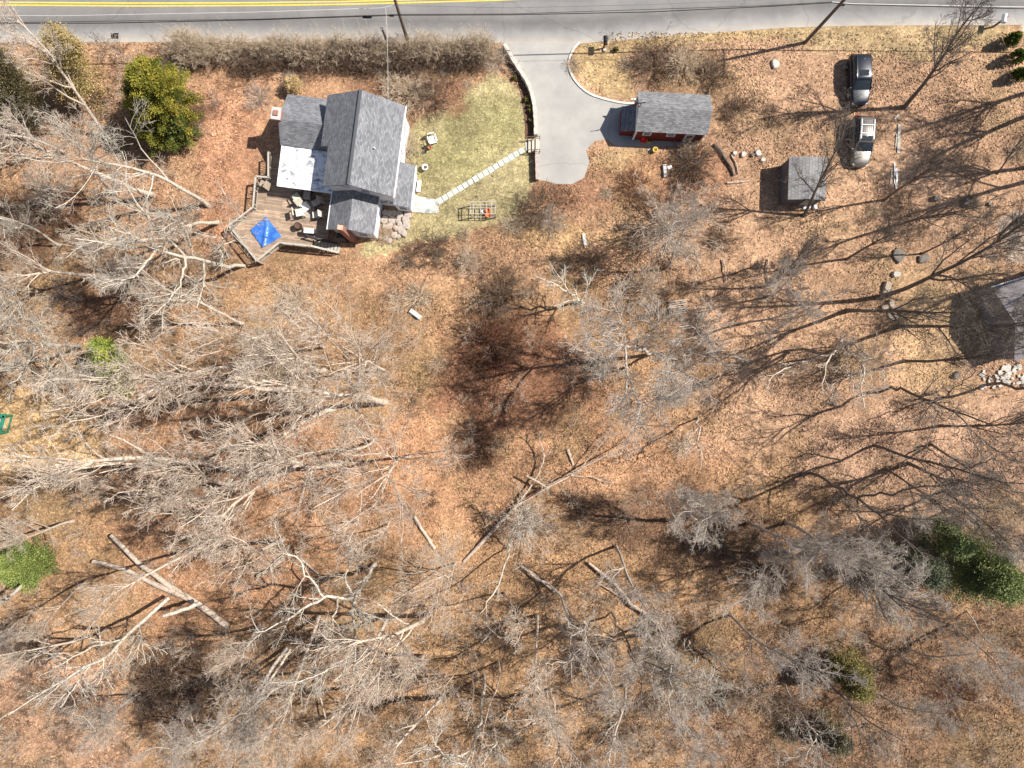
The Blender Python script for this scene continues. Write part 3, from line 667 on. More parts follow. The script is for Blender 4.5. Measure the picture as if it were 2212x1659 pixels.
# ------------------------------------------------------------------ deck
DZ = .95
def Wz(x, y, z=DZ): return W(x, y, z)
deck = thing("wooden_deck", "weathered wooden deck with angled corners and stairs beside the house", "deck")
dp = [(587, 335), (587, 389), (560, 387), (554, 453), (503, 491.5), (562.5, 567), (610, 528), (675, 535), (675, 519), (708, 514), (714, 430), (700, 405), (606, 395), (603, 335)]
b = MB(); b.prism([tuple(Wz(*q).xy) for q in dp], DZ-.12, DZ); b.build("decking", M['deck'], deck)
b = MB(); q2 = [Wz(*q) for q in dp[:8]]
for p in q2: b.bar((p.x, p.y, -.1), (p.x, p.y, DZ-.12), .14)
for i in range(7):
    a, c = q2[i], q2[i+1]; b.bar((a.x, a.y, DZ-.16), (c.x, c.y, DZ-.16), .06, .2)
b.build("deck_frame", M['wood'], deck)
def railing(pl, z0, hr=.92, wtop=.16, m='wood_grey'):
    b = MB(); b2 = MB()
    for i in range(len(pl)-1):
        a, c = pl[i], pl[i+1]; za, zc = a.z, c.z; d = (c-a).length; n = max(2, int(d/.16))
        b.bar(a+Vector((0, 0, hr)), c+Vector((0, 0, hr)), wtop, .05); b.bar(a+Vector((0, 0, .12)), c+Vector((0, 0, .12)), .05, .08)
        for k in range(n+1):
            p = a.lerp(c, k/n)
            if k % 8 == 0: b.box(p+Vector((0, 0, hr/2)), (.1, .1, hr))
            else: b2.box(p+Vector((0, 0, hr/2)), (.035, .035, hr-.1))
    return b, b2
rl = [Wz(*q) for q in dp[:8]]
b, b2 = railing(rl, DZ); r_ = b.build("railing", M['wood_grey'], deck); b2.build("baluster_row", M['wood'], r_)
st0, st1 = Wz(677, 519), Wz(677, 535); e0, e1 = W(736, 530, 0), W(735, 549, 0); b = MB(); ns = 8
for k in range(ns):
    f = (k+.5)/ns; a = st0.lerp(e0, f); c = st1.lerp(e1, f); z = DZ*(1-(k+1)/(ns+1)); m_ = (a+c)/2; m_.z = z
    b.box(m_, (.26, (a-c).length, .05), R(-9))
stp = b.build("stairs", M['wood_grey'], deck)
b = MB()
for a, c in ((st0, e0), (st1, e1)): b.bar(Vector((a.x, a.y, DZ-.15)), Vector((c.x, c.y, 0)), .05, .25)
b.build("stringer", M['wood'], stp)
b, b2 = railing([Vector((st1.x, st1.y, DZ)), Vector((e1.x, e1.y, .05))], 0); r_ = b.build("railing", M['wood_grey'], deck); b2.build("baluster_row", M['wood'], r_)
b, b2 = railing([Wz(667, 512), Vector((st0.x+.6, st0.y, DZ-.1)), Vector((e0.x, e0.y, .05))], 0, m='dark'); b.build("railing", M['dark'], deck)
# blue tarp: crumpled sheet
c4 = [Wz(575, 468), Wz(609, 511), Wz(567, 536), Wz(541, 497)]; n = 26; V = []; F = []
for j in range(n+1):
    for i in range(n+1):
        a = c4[0].lerp(c4[1], i/n); c = c4[3].lerp(c4[2], i/n); p = a.lerp(c, j/n); s, t = i/n, j/n
        z = DZ+.06+.16*max(0, 1-abs(s-t-.05)*6)*(.3+t)+.08*max(0, 1-abs(s+t-1.2)*8)+.03*math.sin(9*s+3*t)*math.sin(7*t)+random.uniform(0, .012)
        V.append((p.x+random.uniform(-.01, .01), p.y, z))
for j in range(n):
    for i in range(n): k = j*(n+1)+i; F.append((k, k+n+1, k+n+2, k+1))
tp = np_mesh("tarp", np.array(V), np.array(F), M['tarp'], smooth=True); so = tp.modifiers.new("s", 'SOLIDIFY'); so.thickness = .02
tag(tp, "creased bright blue tarp lying on the wooden deck", "tarp")
b = MB(); b.prism([tuple(Wz(*q).xy) for q in ((642, 434), (681, 437), (676, 472), (640, 467))], DZ+.003, DZ+.02); tag(b.build("outdoor_rug", simple("pale_rug", (.40, .34, .28), .9, .2, 4)), "faded beige outdoor rug on the deck under the patio seats", "rug")
def lounge(label, x, y, rz, z=DZ, m='cream', group=None, scale=1):
    p = W(x, y, z+.4); t = thing("patio_chair", label, "patio chair", (p.x, p.y, z), rz, group)
    b = MB(); b.box((0, .05, .38), (.58, .62, .07)); b.build("seat", M[m], t, bevel=.02)
    b = MB(); b.box((0, -.42, .68), (.58, .08, .72), rx=R(-22)); b.build("backrest", M[m], t, bevel=.02)
    b = MB()
    for s in (-1, 1): b.box((s*.34, -.02, .58), (.07, .62, .04))
    b.build("armrest", M['dark'] if m != 'white' else M['white'], t)
    for sx in (-1, 1):
        for sy in (-1, 1):
            b = MB(); b.bar((sx*.3, sy*.28+.02, 0), (sx*.32, sy*.26, .57), .045); b.build("leg", M['dark'] if m != 'white' else M['white'], t)
    t.scale = (scale,)*3; return t
lounge("cream cushioned patio chair on the deck nearest the flat white roof", 642, 428, R(30), scale=1.25)
lounge("grey patio chair in the house shadow, topmost of the deck seats", 664, 421, R(175), m='wood_grey', scale=1.25)
lounge("grey patio chair in the shadow beside the south wing wall", 684, 438, R(115), m='wood_grey', scale=1.2)
lounge("pale patio chair in the sun on the left of the rug", 647, 460, R(-80), scale=1.3)
lounge("cream patio chair with bars at the lower right corner of the rug", 684, 464, R(95), scale=1.1)
lounge("brown wicker chair in the upper left corner of the deck", 571, 398, R(60), m='wood', scale=1.2)
tb = thing("patio_table", "small square white table between the patio chairs on the rug", "table", Wz(662, 450), R(35))
b = MB(); b.box((0, 0, .5), (.8, .8, .05)); b.build("tabletop", M['white'], tb, bevel=.02)
for sx in (-1, 1):
    for sy in (-1, 1): b = MB(); b.bar((sx*.33, sy*.33, 0), (sx*.33, sy*.33, .48), .05); b.build("leg", M['white'], tb)
p = Wz(647.5, 491); pt = thing("planter", "round black barrel planter standing alone on the deck", "planter", p)
b = MB(); b.lathe([(.28, 0), (.34, .3), (.33, .75), (.29, .76), (.28, .66)], n=24); b.build("pot", M['dark'], pt, True); b = MB(); b.lathe([(.27, .6), (.27, .68)], n=20); b.build("soil", M['mulch'], pt)
gr = thing("grill", "white-topped grill with dark side hoses beside the deck stairs", "grill", Wz(673, 503), R(-4))
b = MB(); b.box((0, 0, .45), (.95, .45, .7)); b.build("cabinet", M['dark'], gr, bevel=.02); b = MB(); b.box((0, 0, .88), (.95, .48, .16)); b.build("lid", M['white'], gr, bevel=.04)
b = MB(); b.box((.62, 0, .8), (.3, .4, .04)).box((-.6, 0, .8), (.22, .4, .04)); b.build("side_shelf", M['dark'], gr)

# ------------------------------------------------------------------ garden things
def stone(name, x, y, sx, sy, sz, rz, m, label, cat, group=None, z=0, seed=None):
    r = random.Random(seed or int(x*7+y*13)); b = MB(); p = W(x, y, z+sz); n = 9; prof = [(.92, 0), (1.0, .35), (.95, .8), (.78, 1.0)]
    jit = [r.uniform(.78, 1.12) for _ in range(n)]
    for k, h in prof:
        for i in range(n):
            a = 2*math.pi*i/n; e = 1/max(abs(math.cos(a)), abs(math.sin(a)))**.6
            b.v.append((k*jit[i]*e*math.cos(a)*sx/2, k*jit[i]*e*math.sin(a)*sy/2, h*sz+r.uniform(-.02, .02)))
    for j in range(3):
        for i in range(n): k = (i+1) % n; b.f.append((j*n+i, j*n+k, (j+1)*n+k, (j+1)*n+i))
    b.f.append(tuple(3*n+i for i in range(n)))
    o = b.build(name, M[m]); o.location = (p.x, p.y, z); o.rotation_euler = (0, 0, rz); tag(o, label, cat, group); return o
def zc(x, y): return ((680+x*.2532)/1.3888, (480+y*.2532)/1.3888)
for i, (x, y, a, s) in enumerate(((1870, 620, 5, .62), (1930, 625, 5, .62), (1985, 630, 5, .6), (2050, 640, -10, .7), (2140, 640, -15, .75), (1870, 700, 5, .75), (1955, 705, 3, .8), (2025, 700, 0, .65), (2115, 700, -5, .85), (1930, 780, 20, .7),
                                  (2050, 760, -10, .6), (2125, 765, -20, .85), (2065, 830, -35, .85), (2105, 880, 20, .5), (1985, 890, -15, .7), (2030, 905, 40, .45), (1930, 950, 20, .5), (1870, 790, 0, .55), (1880, 920, 10, .5), (2000, 800, 0, .5))):
    X, Y = zc(x, y); stone("stone_block", X, Y, s, s*1.1, .28, R(-a-8), 'stone', "weathered stone block in the terraced rock steps by the house", "stone", "stones of the terraced rock steps")
pc = lounge("white plastic garden chair standing alone on the green lawn", 934, 301, R(-165), z=0, m='white', scale=1.15)
for (x, y, lb) in ((918, 361, "round white-rimmed flower pot on the lawn near the porch"),):
    p = W(x, y, .5); t = thing("flower_pot", lb, "flower pot", (p.x, p.y, 0)); b = MB(); b.lathe([(.2, 0), (.26, .5), (.31, .52), (.31, .56), (.2, .56), (.18, .4)], n=24); b.build("pot", M['white'], t, True)
    b = MB(); b.lathe([(.17, .3), (.17, .42)], n=18); b.build("soil", M['mulch'], t)
for (x, y, lb, m) in ((919, 320, "small black flower pot below the white garden chair", 'dark'), (929, 321, "small terracotta flower pot below the white garden chair", 'terra'), (919, 329, "lowest small dark pot in front of the house wall", 'dark')):
    p = W(x, y); o = MB().lathe([(.1, 0), (.15, .26), (.17, .3), (.13, .3), (.12, .2)], (p.x, p.y, 0), 16).build("flower_pot", M[m]); tag(o, lb, "flower pot")
p = W(905, 402, .4); t = thing("garden_bench", "narrow white bench against the porch wall", "bench", (p.x, p.y, 0), R(-7))
b = MB(); b.box((0, 0, .42), (.36, 1.1, .06)); b.build("seat", M['white'], t)
for s in (-1, 1): b = MB(); b.box((0, s*.45, .2), (.32, .06, .4)); b.build("leg", M['white'], t)
# grey bar frame with orange buckets
p = W(1046, 457, 0); rk = thing("timber_rack", "grey open bar rack on the lawn with a long barred shadow", "rack", (p.x, p.y, 0), R(0))
b = MB()
for x in (-1.25, -.95, -.3, .3, .75, 1.1): b.bar((x, .55, 1.5), (x, -.6, 1.5), .055)
for y in (.55, -.05, -.6): b.bar((-1.35, y, 1.55), (1.2, y, 1.55), .06)
b.build("top_bars", M['wood_grey'], rk)
for x in (-1.25, 1.1):
    for y in (.55, -.6): b = MB(); b.bar((x, y, 0), (x, y, 1.5), .08); b.build("leg", M['wood_grey'], rk)
b = MB(); b.bar((-1.25, -.6, 1.4), (-.9, -.6, .2), .05).bar((1.1, -.6, 1.4), (.4, -.6, .1), .05).bar((-1.25, .55, .5), (1.1, .55, .5), .05).bar((-1.25, -.6, .3), (1.1, -.6, .3), .05); b.build("brace", M['wood_grey'], rk)
def barrel(x, y, m, lb, r=.22, h=.5, cat="bucket", name="bucket"):
    p = W(x, y, h); t = thing(name, lb, cat, (p.x, p.y, 0)); b = MB(); b.lathe([(r*.8, 0), (r, h), (r*1.08, h), (r*1.08, h-.04), (r*.95, h-.04), (r*.9, h*.6)], n=20); b.build("tub", M[m], t, True)
    b = MB(); b.bar((-r, 0, h), (0, 0, h+.14), .02).bar((0, 0, h+.14), (r, 0, h), .02); b.build("handle", M['black'], t); return t
barrel(1053, 454, 'orange', "upper orange bucket inside the grey bar rack"); barrel(1054, 463, 'orange', "lower orange tub inside the grey bar rack", .27, .4)
barrel(1043, 456, 'white', "small white bucket inside the grey bar rack", .16, .35)
# gate steps at the drive
p = W(1153, 317); gs = thing("wooden_steps", "pale wooden steps with dark handrails between path and driveway", "steps", (p.x, p.y, 0), R(0))
b = MB()
for k in range(3): b.box((-.35+k*.35, 0, .2+.17*k), (.34, 1.25, .12))
b.build("treads", simple("pale_planks", (.62, .52, .40), .8, .12, 4), gs)
for s in (-.62, .62):
    b = MB(); b.bar((-.6, s, .9), (.55, s, 1.15), .06)
    for x in (-.6, 0, .55): b.bar((x, s, 0), (x, s, 1.0), .06)
    b.build("handrail", M['pole'], gs)
# mailboxes
def mailbox(x, y, lb, m, rz, s=1):
    p = W(x, y, 1.1); t = thing("mailbox", lb, "mailbox", (p.x, p.y, 0), rz); t.scale = (s,)*3
    b = MB(); b.bar((0, 0, 0), (0, 0, 1.05), .11).bar((0, -.25, .98), (0, .25, .98), .08); b.build("post", M['pole'], t)
    b = MB(); n = 10; q = [(.12*math.cos(math.pi*i/n)*1.2, 1.15+.17*math.sin(math.pi*i/n)) for i in range(n+1)]+[(-.144, 1.03), (.144, 1.03)]
    a0 = [(x_, -.3, z_) for x_, z_ in q]; a1 = [(x_, .3, z_) for x_, z_ in q]; b.face(a0); b.face(a1[::-1])
    for i in range(len(q)): k = (i+1) % len(q); b.face([a0[k], a0[i], a1[i], a1[k]])
    b.build("box", M[m], t); b = MB(); b.box((.17, .1, 1.3), (.02, .05, .25)); b.build("flag", M['conered'], t)
mailbox(1307, 92, "black curved-top mailbox on a post beside the driveway mouth", 'black', 0, 1.3)
mailbox(2163, 45, "white and blue mailbox by the road near the evergreen shrubs", 'white', R(-10), 1.3)
stone("rock", 1306, 107, .35, .3, .2, 0, 'rock', "small pale rock at the foot of the black mailbox", "rock")
# cones and crate by the garage
for x, y, s, lb in ((1389, 300, 1.15, "taller red traffic cone in the garage shadow"), (1395, 302, .8, "shorter red traffic cone next to the yellow crate")):
    p = W(x, y, .3); t = thing("traffic_cone", lb, "traffic cone", (p.x, p.y, 0)); t.scale = (s,)*3
    b = MB(); b.lathe([(.17, .03), (.05, .68), (.03, .7)], n=18); b.build("cone", M['conered'], t, True); b = MB(); b.box((0, 0, .02), (.42, .42, .04)); b.build("base", M['conered'], t)
p = W(1404, 301, .3); t = thing("crate", "yellow-brown plastic crate beside the traffic cones", "crate", (p.x, p.y, 0), R(-5))
b = MB()
for s in (-1, 1): b.box((s*.24, 0, .2), (.03, .6, .4)).box((0, s*.3, .2), (.5, .03, .4))
b.box((0, 0, .02), (.48, .6, .03)).box((0, 0, .24), (.03, .56, .3)); b.build("crate_body", M['yellow'], t)
p = W(1415, 324, .3); t = thing("barrel", "yellow-rimmed open round tub below the garage", "tub", (p.x, p.y, 0)); b = MB(); b.lathe([(.2, 0), (.23, .4), (.27, .42), (.27, .46), (.18, .46), (.17, .2)], n=22); b.build("tub", M['yellow'], t, True)
for (x, y, l, wd, hz, rz, m, lb) in ((1437, 368, 1.3, .35, .3, 96, 'concrete', "upright pale slab below the garage beside the brush"), (1447, 361, .45, .35, .3, 20, 'white', "small white lump beside the pale slab below the garage"),
                                     (897, 678, 1.35, .45, .35, -37, 'concrete', "grey stone bench slab alone in the leaf litter below the lawn"), (1263, 518, 1.3, .35, .2, -80, 'concrete', "long pale slab in the brush below the drive"),
                                     (1404, 323, .6, .2, .1, 0, 'wood_grey', "short grey board left of the yellow-rimmed tub"), (2055, 270, .1, .1, .1, 0, 'rock', "")):
    if not lb: continue
    p = W(x, y, hz); o = MB().box((0, 0, hz/2), (l, wd, hz), taper=.94).build("stone_slab", M[m], bevel=.03); o.location = (p.x, p.y, 0); o.rotation_euler = (0, 0, R(rz)); tag(o, lb, "slab")
# rocks between drive and shed
for i, (x, y, s, m, lb) in enumerate(((1588, 330, .5, 'rock', "leftmost small pale rock of the row right of the garage"), (1607, 333, .65, 'rock', "squarish pale rock in the middle of the row right of the garage"), (1639, 330, .7, 'rock', "largest tilted pale rock near the grey shed"),
        (1649, 344, .5, 'rock', "pale rock in the row nearest the grey shed"), (1627, 334, .4, 'rock_dark', "dark slate fragment among the pale rocks near the shed"), (1676, 136, .9, 'rock', "broad grey rock heap in the leaves above the shed"),
        (1755, 426, .9, 'white', "white plastic sheet piece at the foot of the shed"), (1744, 447, .8, 'white', "white bag on the ground below the shed"), (1762, 447, .5, 'white', "small white box beside the bag below the shed"))):
    stone("rock" if m != 'white' else "white_bundle", x, y, s, s*.8, .28, i, m, lb, "rock" if m != 'white' else "bundle")
for i, (x, y, s, sz, m, lb) in enumerate(((1938, 592, .9, .35, 'wood_grey', "topmost pale sawn log round right of the leaning tree"), (1919, 620, 1.1, .4, 'wood', "large brown log round above the thick tree trunk"), (1912, 631, .55, .35, 'wood_grey', "left short log standing above the thick trunk"),
        (1921, 630, .5, .35, 'wood_grey', "middle short log standing above the thick trunk"), (1929, 628, .5, .3, 'wood_grey', "right short log standing above the thick trunk"), (1913, 663, .8, .4, 'wood', "left dark log round below the thick trunk"),
        (1928, 656, .9, .45, 'wood', "upper brown log round of the pile below the thick trunk"), (1937, 667, 1.0, .4, 'wood', "central brown log round of the pile below the thick trunk"), (1948, 670, .6, .35, 'dark', "small dark log end at the right of the pile"),
        (1929, 680, 1.2, .2, 'wood', "flat dark plank heap at the bottom of the log pile"), (1998, 558, 1.3, .3, 'rock_dark', "dark flat boulder above the log rounds"), (1944, 553, 1.5, .3, 'rock_dark', "wide mossy boulder above and left of the log rounds"),
        (2026, 427, .8, .5, 'rock_dark', "dark pointed rock beside the double tree shadow"), (2091, 436, .9, .5, 'rock_dark', "dark split boulder near the right paved area"), (2140, 440, .5, .3, 'rock_dark', "small dark rock right of the split boulder"), (2068, 812, .9, .3, 'rock_dark', "dark stump remains below the neighbouring house"))):
    stone("log_round" if 'log' in lb or 'plank' in lb or 'stump' in lb else "boulder", x, y, s, s*.75, sz, i*1.3, m, lb, "log" if 'log' in lb or 'plank' in lb or 'stump' in lb else "boulder")
for i in range(46):
    x = random.uniform(2120, 2212); y = 800+random.uniform(-14, 32)+(2212-x)*.12
    stone("paving_stone", x, y, random.uniform(.2, .8), random.uniform(.2, .5), .08, random.uniform(0, 3), 'rock', "loose pale paving stone scattered below the neighbouring house", "stone", "loose stones below the neighbouring house", z=.02, seed=i+5)
# plank and pipe pile
for i, (x0, y0, x1, y1, wd, m, lb) in enumerate(((1942, 269, 1940, 332, .28, 'wood_grey', "long weathered board lying near the silver car"), (1936, 290, 1934, 318, .1, 'wood_grey', "thin grey stake beside the long weathered board"), (1931, 352, 1935, 408, .12, 'white', "left long white pipe below the weathered board"),
        (1936, 364, 1932, 398, .16, 'white', "middle broken white pipe below the weathered board"), (1938, 370, 1936, 402, .1, 'white', "right thin white pipe below the weathered board"), (1925, 368, 1923, 398, .08, 'kerb', "thin pale stick left of the white pipes"), (1941, 248, 1932, 258, .15, 'kerb', "short split wood piece above the long board"))):
    a, c = W(x0, y0), W(x1, y1); o = MB().bar(a+Vector((0, 0, .06)), c+Vector((0, 0, .06)), wd, .08).build("plank", M[m]); tag(o, lb, "plank")
pw = W(1463, 664); pl = thing("pallet", "broken pale wooden pallet in the leaves at the wood edge", "pallet", (pw.x, pw.y, 0), R(8))
for k in range(7): MB().box((0, -.6+k*.2, .3+random.uniform(-.05, .05)), (1.7+random.uniform(-.2, .2), .12, .03), random.uniform(-.06, .06)).build("board", M['log'], pl)
MB().box((-.7, 0, .14), (.1, 1.3, .26)).box((.6, 0, .14), (.1, 1.3, .26)).build("bearer", M['log'], pl)
p = W(136, 1007); pl = thing("bench", "small slatted pale bench at the edge of the bright clearing", "bench", (p.x, p.y, 0), R(-4))
for k in range(6): MB().box((-.6+k*.24, 0, .4), (.17, .45, .04)).build("slat", M['kerb'], pl)
MB().box((-.5, 0, .2), (.06, .4, .38)).box((.5, 0, .2), (.06, .4, .38)).build("leg", M['wood_grey'], pl)
p = W(8, 912); pf = thing("play_frame", "green open box frame at the left edge of the clearing", "frame", (p.x, p.y, 0), R(-8))
b = MB()
for x0, y0, x1, y1 in ((-1.6, .85, .9, .75), (.85, .8, .6, -.85), (.7, -.9, -1.6, -.8)): b.bar((x0, y0, 1.2), (x1, y1, 1.2), .3, .08).bar((x0, y0, .15), (x1, y1, .15), .12, .1)
for x, y in ((.88, .78), (.65, -.88), (-1.6, .8), (-1.6, -.8)): b.bar((x, y, 0), (x, y, 1.2), .12)
b.build("frame", M['green'], pf); MB().box((-.3, 0, .3), (1.3, 1.2, .04)).build("floor", M['wood_grey'], pf)
p = W(248, 78); b = MB()
for k in range(9): b.box((p.x-.32+k*.08, p.y, .03), (.035, .42, .03))
b.box((p.x, p.y+.24, .03), (.76, .06, .04)).box((p.x, p.y-.24, .03), (.76, .06, .04)).box((p.x, p.y, .016), (.7, .44, .006)); tag(b.build("storm_drain", M['black']), "black slotted storm drain grate at the road edge", "drain grate")

# ------------------------------------------------------------------ poles and cables
def pole(x, y, tx, ty, lb, h=11, r=.16):
    a = W(x, y); c = W(tx, ty, h); t = thing("utility_pole", lb, "utility pole", a)
    P = np.array([[list((c-a)*s) for s in np.linspace(-.02, 1, 6)]]); Rr = np.linspace(r*1.1, r*.75, 6)[None]
    V, F = tubes([(P, Rr)]); np_mesh("pole", V, F, M['pole'], t, smooth=True)
    d = c-a; MB().bar(d*.93+Vector((0, -1.1, 0)), d*.93+Vector((0, 1.1, 0)), .1, .12).build("crossarm", M['pole'], t)
    return a, c
pA = pole(883, 95, 836, -55, "brown utility pole at the brush strip crossing the road edge view"); pB = pole(1739, 92, 1880, -62, "tall dark utility pole beside the road right of the garage")
st = W(842, 102); sp_ = thing("utility_pole", "short broken pole stub left of the first utility pole", "pole stub", st)
c = W(825, 62, 4.2); P = np.array([[list((c-st)*s) for s in np.linspace(0, 1, 4)]]); V, F = tubes([(P, np.full((1, 4), .11))]); np_mesh("pole", V, F, M['pole'], sp_, smooth=True)
MB().lathe([(.13, 0), (.13, .08)], c-st, 12).build("pole_cap", M['kerb'], sp_)
def cable(pts, r, m, lb, sag=0, group="overhead cables along the road"):
    Q = []
    for i in range(len(pts)-1):
        a, c = W(*pts[i]), W(*pts[i+1])
        for k in range(12): f = k/12; q = a.lerp(c, f); q.z -= sag*4*f*(1-f); Q.append(q)
    Q.append(W(*pts[-1])); P = np.array([[list(q) for q in Q]]); V, F = tubes([(P, np.full((1, len(Q)), r))], 5)
    return tag(np_mesh("overhead_cable", V, F, M[m], smooth=True), lb, "cable", group)
cable([(-500, 55, 5.8), (0, 50.5, 5.6), (230, 50, 5.5), (553, 43, 5.6), (860, 33, 5.9), (1106, 32, 5.5), (1400, 26, 5.4), (1659, 14, 5.7), (1797, 6, 6)], .035, 'black', "thick black cable from the left edge to the second pole", 0)
cable([(-500, 52, 6.0), (0, 49, 5.8), (553, 41.5, 5.8), (862, 31, 6.1), (1106, 30, 5.7), (1659, 12, 5.9), (1797, 4, 6.2)], .022, 'black', "thinner black cable just above the thick cable", 0)
cable([(1797, 6, 6), (1840, 10, 5.9), (2212, 19, 5.6), (2700, 22, 5.8)], .035, 'black', "thick black cable running from the second pole to the right edge", 0)
cable([(1797, 4, 6.2), (1840, 8, 6.1), (2212, 15, 5.8), (2700, 16, 6.0)], .022, 'white', "pale cable above the thick cable right of the second pole", 0)
cable([(-400, 33, 7), (0, 33, 7), (130, 34, 7), (553, 26, 7.2), (823, 17, 7.4), (848, 12, 7.5)], .014, 'white', "thin pale wire crossing the road left of the first pole", 0)
cable([(848, 12, 7.5), (1106, 17, 7.2), (1400, 10, 7.2), (1640, 0, 7.4), (1830, -8, 7.6)], .014, 'chrome', "thin twisted wire between the two utility poles", 0)
cable([(833, 15, 7.4), (836, 60, 6.8), (838, 150, 5.4), (838, 214, 4.9)], .012, 'white', "thin pale service wire dropping from the pole to the house", 0)
for x, y, l, lb in ((793, 37, .85, "long black splice case hanging on the cables left of the first pole"), (846, 33.5, .5, "short black splice case beside the first pole"), (1819, 10.5, .5, "black splice case right of the second pole")):
    p = W(x, y, 5.85); o = MB().lathe([(.03, -l/2), (.1, -l/2+.08), (.1, l/2-.08), (.03, l/2)], M=Matrix.Translation(p) @ Matrix.Rotation(R(90), 4, 'Y'), n=12).build("cable_splice", M['black'], smooth=False); tag(o, lb, "cable splice")

# ------------------------------------------------------------------ cars
def car(label, x, y, rz, paint, Lc=4.85, Wc=1.92, Hc=1.75, rack=False, sunroof=False):
    """front points to local -Y"""
    p = W(x, y, .9); t = thing("parked_car", label, "car", (p.x, p.y, 0), rz)
    def loft(st, m, name, n=9, smooth=True, par=t):
        V, F = [], []
        for (yy, hw, z0, z1, tw) in st:        # half width at waist, bottom, top, half width at top
            prof = [(-hw*.93, z0), (-hw, z0+(z1-z0)*.35), (-hw*.985, z0+(z1-z0)*.72), (-tw, z1-.035), (-tw*.82, z1), (0, z1+.02), (tw*.82, z1), (tw, z1-.035), (hw*.985, z0+(z1-z0)*.72), (hw, z0+(z1-z0)*.35), (hw*.93, z0)]
            V += [(px_, yy, pz) for px_, pz in prof]
        k = 11
        for j in range(len(st)-1):
            for i in range(k): i2 = (i+1) % k; F.append((j*k+i, j*k+i2, (j+1)*k+i2, (j+1)*k+i))
        b = MB(); b.v = V; b.f = F+[tuple(range(k))[::-1], tuple((len(st)-1)*k+i for i in range(k))]
        return b.build(name, M[m], par, smooth)
    h = Wc/2; a = Lc/2
    body = loft([(-a, h*.48, .35, .60, h*.40), (-a+.12, h*.72, .28, .82, h*.60), (-a+.35, h*.88, .25, .93, h*.74), (-a+.65, h*.97, .24, 1.0, h*.84), (-a+1.0, h, .24, 1.06, h*.90), (-a+1.5, h, .24, 1.10, h*.92), (-a+2.2, h, .24, 1.10, h*.95), (a-1.0, h, .24, 1.10, h*.95),
           (a-.3, h*.98, .26, 1.08, h*.93), (a-.08, h*.90, .32, 1.0, h*.84), (a, h*.80, .38, .9, h*.74)], paint, "body")
    gh = loft([(-a+1.28, h*.88, 1.0, 1.06, h*.84), (-a+1.55, h*.89, 1.0, 1.28, h*.80), (-a+1.95, h*.9, 1.0, 1.60, h*.74), (-a+2.3, h*.9, 1.0, Hc-.03, h*.72), (a-.75, h*.9, 1.0, Hc-.03, h*.70), (a-.35, h*.88, 1.0, 1.55, h*.7), (a-.12, h*.84, 1.0, 1.12, h*.78)], 'glass', "windows")
    rf = loft([(-a+1.98, h*.72, 1.60, 1.63, h*.68), (-a+2.3, h*.745, 1.68, Hc, h*.70), (-a+3.2, h*.75, 1.70, Hc+.03, h*.71), (a-.8, h*.74, 1.68, Hc, h*.69), (a-.42, h*.70, 1.58, 1.64, h*.66)], paint, "roof")
    for s in (-1, 1):
        for p0_, p1_, w_ in (((s*h*.9, -a+1.32, 1.08), (s*h*.76, -a+2.05, 1.64), .07), ((s*h*.91, -a+2.9, 1.08), (s*h*.77, -a+2.9, 1.68), .09), ((s*h*.9, a-.25, 1.1), (s*h*.75, a-.6, 1.6), .12)):
            MB().bar(p0_, p1_, w_).build("pillar", M[paint], t)
    for s in (-1, 1):
        for yy in (-a+.95, a-1.0):
            T = Matrix.Translation((s*(h-.10), yy, .35)) @ Matrix.Rotation(R(90), 4, 'Y')
            wh = MB().lathe([(.24, -.115), (.33, -.115), (.36, -.08), (.36, .08), (.33, .115), (.24, .115)], M=T, n=22).build("wheel", M['rubber'], t)
            MB().lathe([(.05, -.118), (.22, -.118), (.22, .118), (.05, .118)], M=T, n=12).build("rim", M['chrome'], wh)
        MB().box((s*(h+.1), -a+1.5, 1.12), (.22, .12, .15)).build("mirror", M[paint], t, bevel=.03)
        MB().box((s*h*.66, -a+.16, .70), (.26, .12, .12), rz=s*R(35)).build("headlight", M['lamp'], t, bevel=.02)
        MB().box((s*h*.76, a-.06, .92), (.2, .1, .26)).build("taillight", M['redlamp'], t)
    MB().box((0, -a+.0, .55), (.7, .06, .14)).build("grille", M['dark'], t)
    MB().bar((-.5, -a+1.30, 1.10), (.0, -a+1.36, 1.12), .025).bar((.02, -a+1.30, 1.10), (.5, -a+1.38, 1.12), .025).build("wiper", M['black'], t)
    if sunroof: MB().box((0, -a+2.65, Hc+.035), (.85, .55, .015)).build("sunroof", M['glass'], t, bevel=.005)
    else: MB().box((0, -a+2.35, Hc+.0), (.98, .42, .05)).build("sunroof", M['glass'], t)
    if rack:
        b = MB()
        for s in (-1, 1): b.bar((s*.6, -a+2.25, Hc+.10), (s*.6, a-.7, Hc+.10), .05)
        for yy in (-a+2.75, -a+3.55): b.bar((-.6, yy, Hc+.12), (.6, yy, Hc+.12), .05)
        b.build("roof_rack", M['chrome'], t); b = MB()
        for k in range(5): b.bar((-.36+k*.18, -a+2.7, Hc+.045), (-.36+k*.18, a-.9, Hc+.03), .03, .02)
        b.build("roof_ribs", M['black'], t)
    else: MB().lathe([(.03, 0), (.02, .12)], (0, a-.9, Hc), 8).build("antenna", M['white'], t)
    return t
car("black parked car with sunroof in the leaves near the road", 1858, 171, R(1), 'navy', sunroof=True)
car("silver parked car with roof rack partly under bare twigs", 1863, 304, R(-3), 'taupe', 4.8, 1.86, 1.78, rack=True)

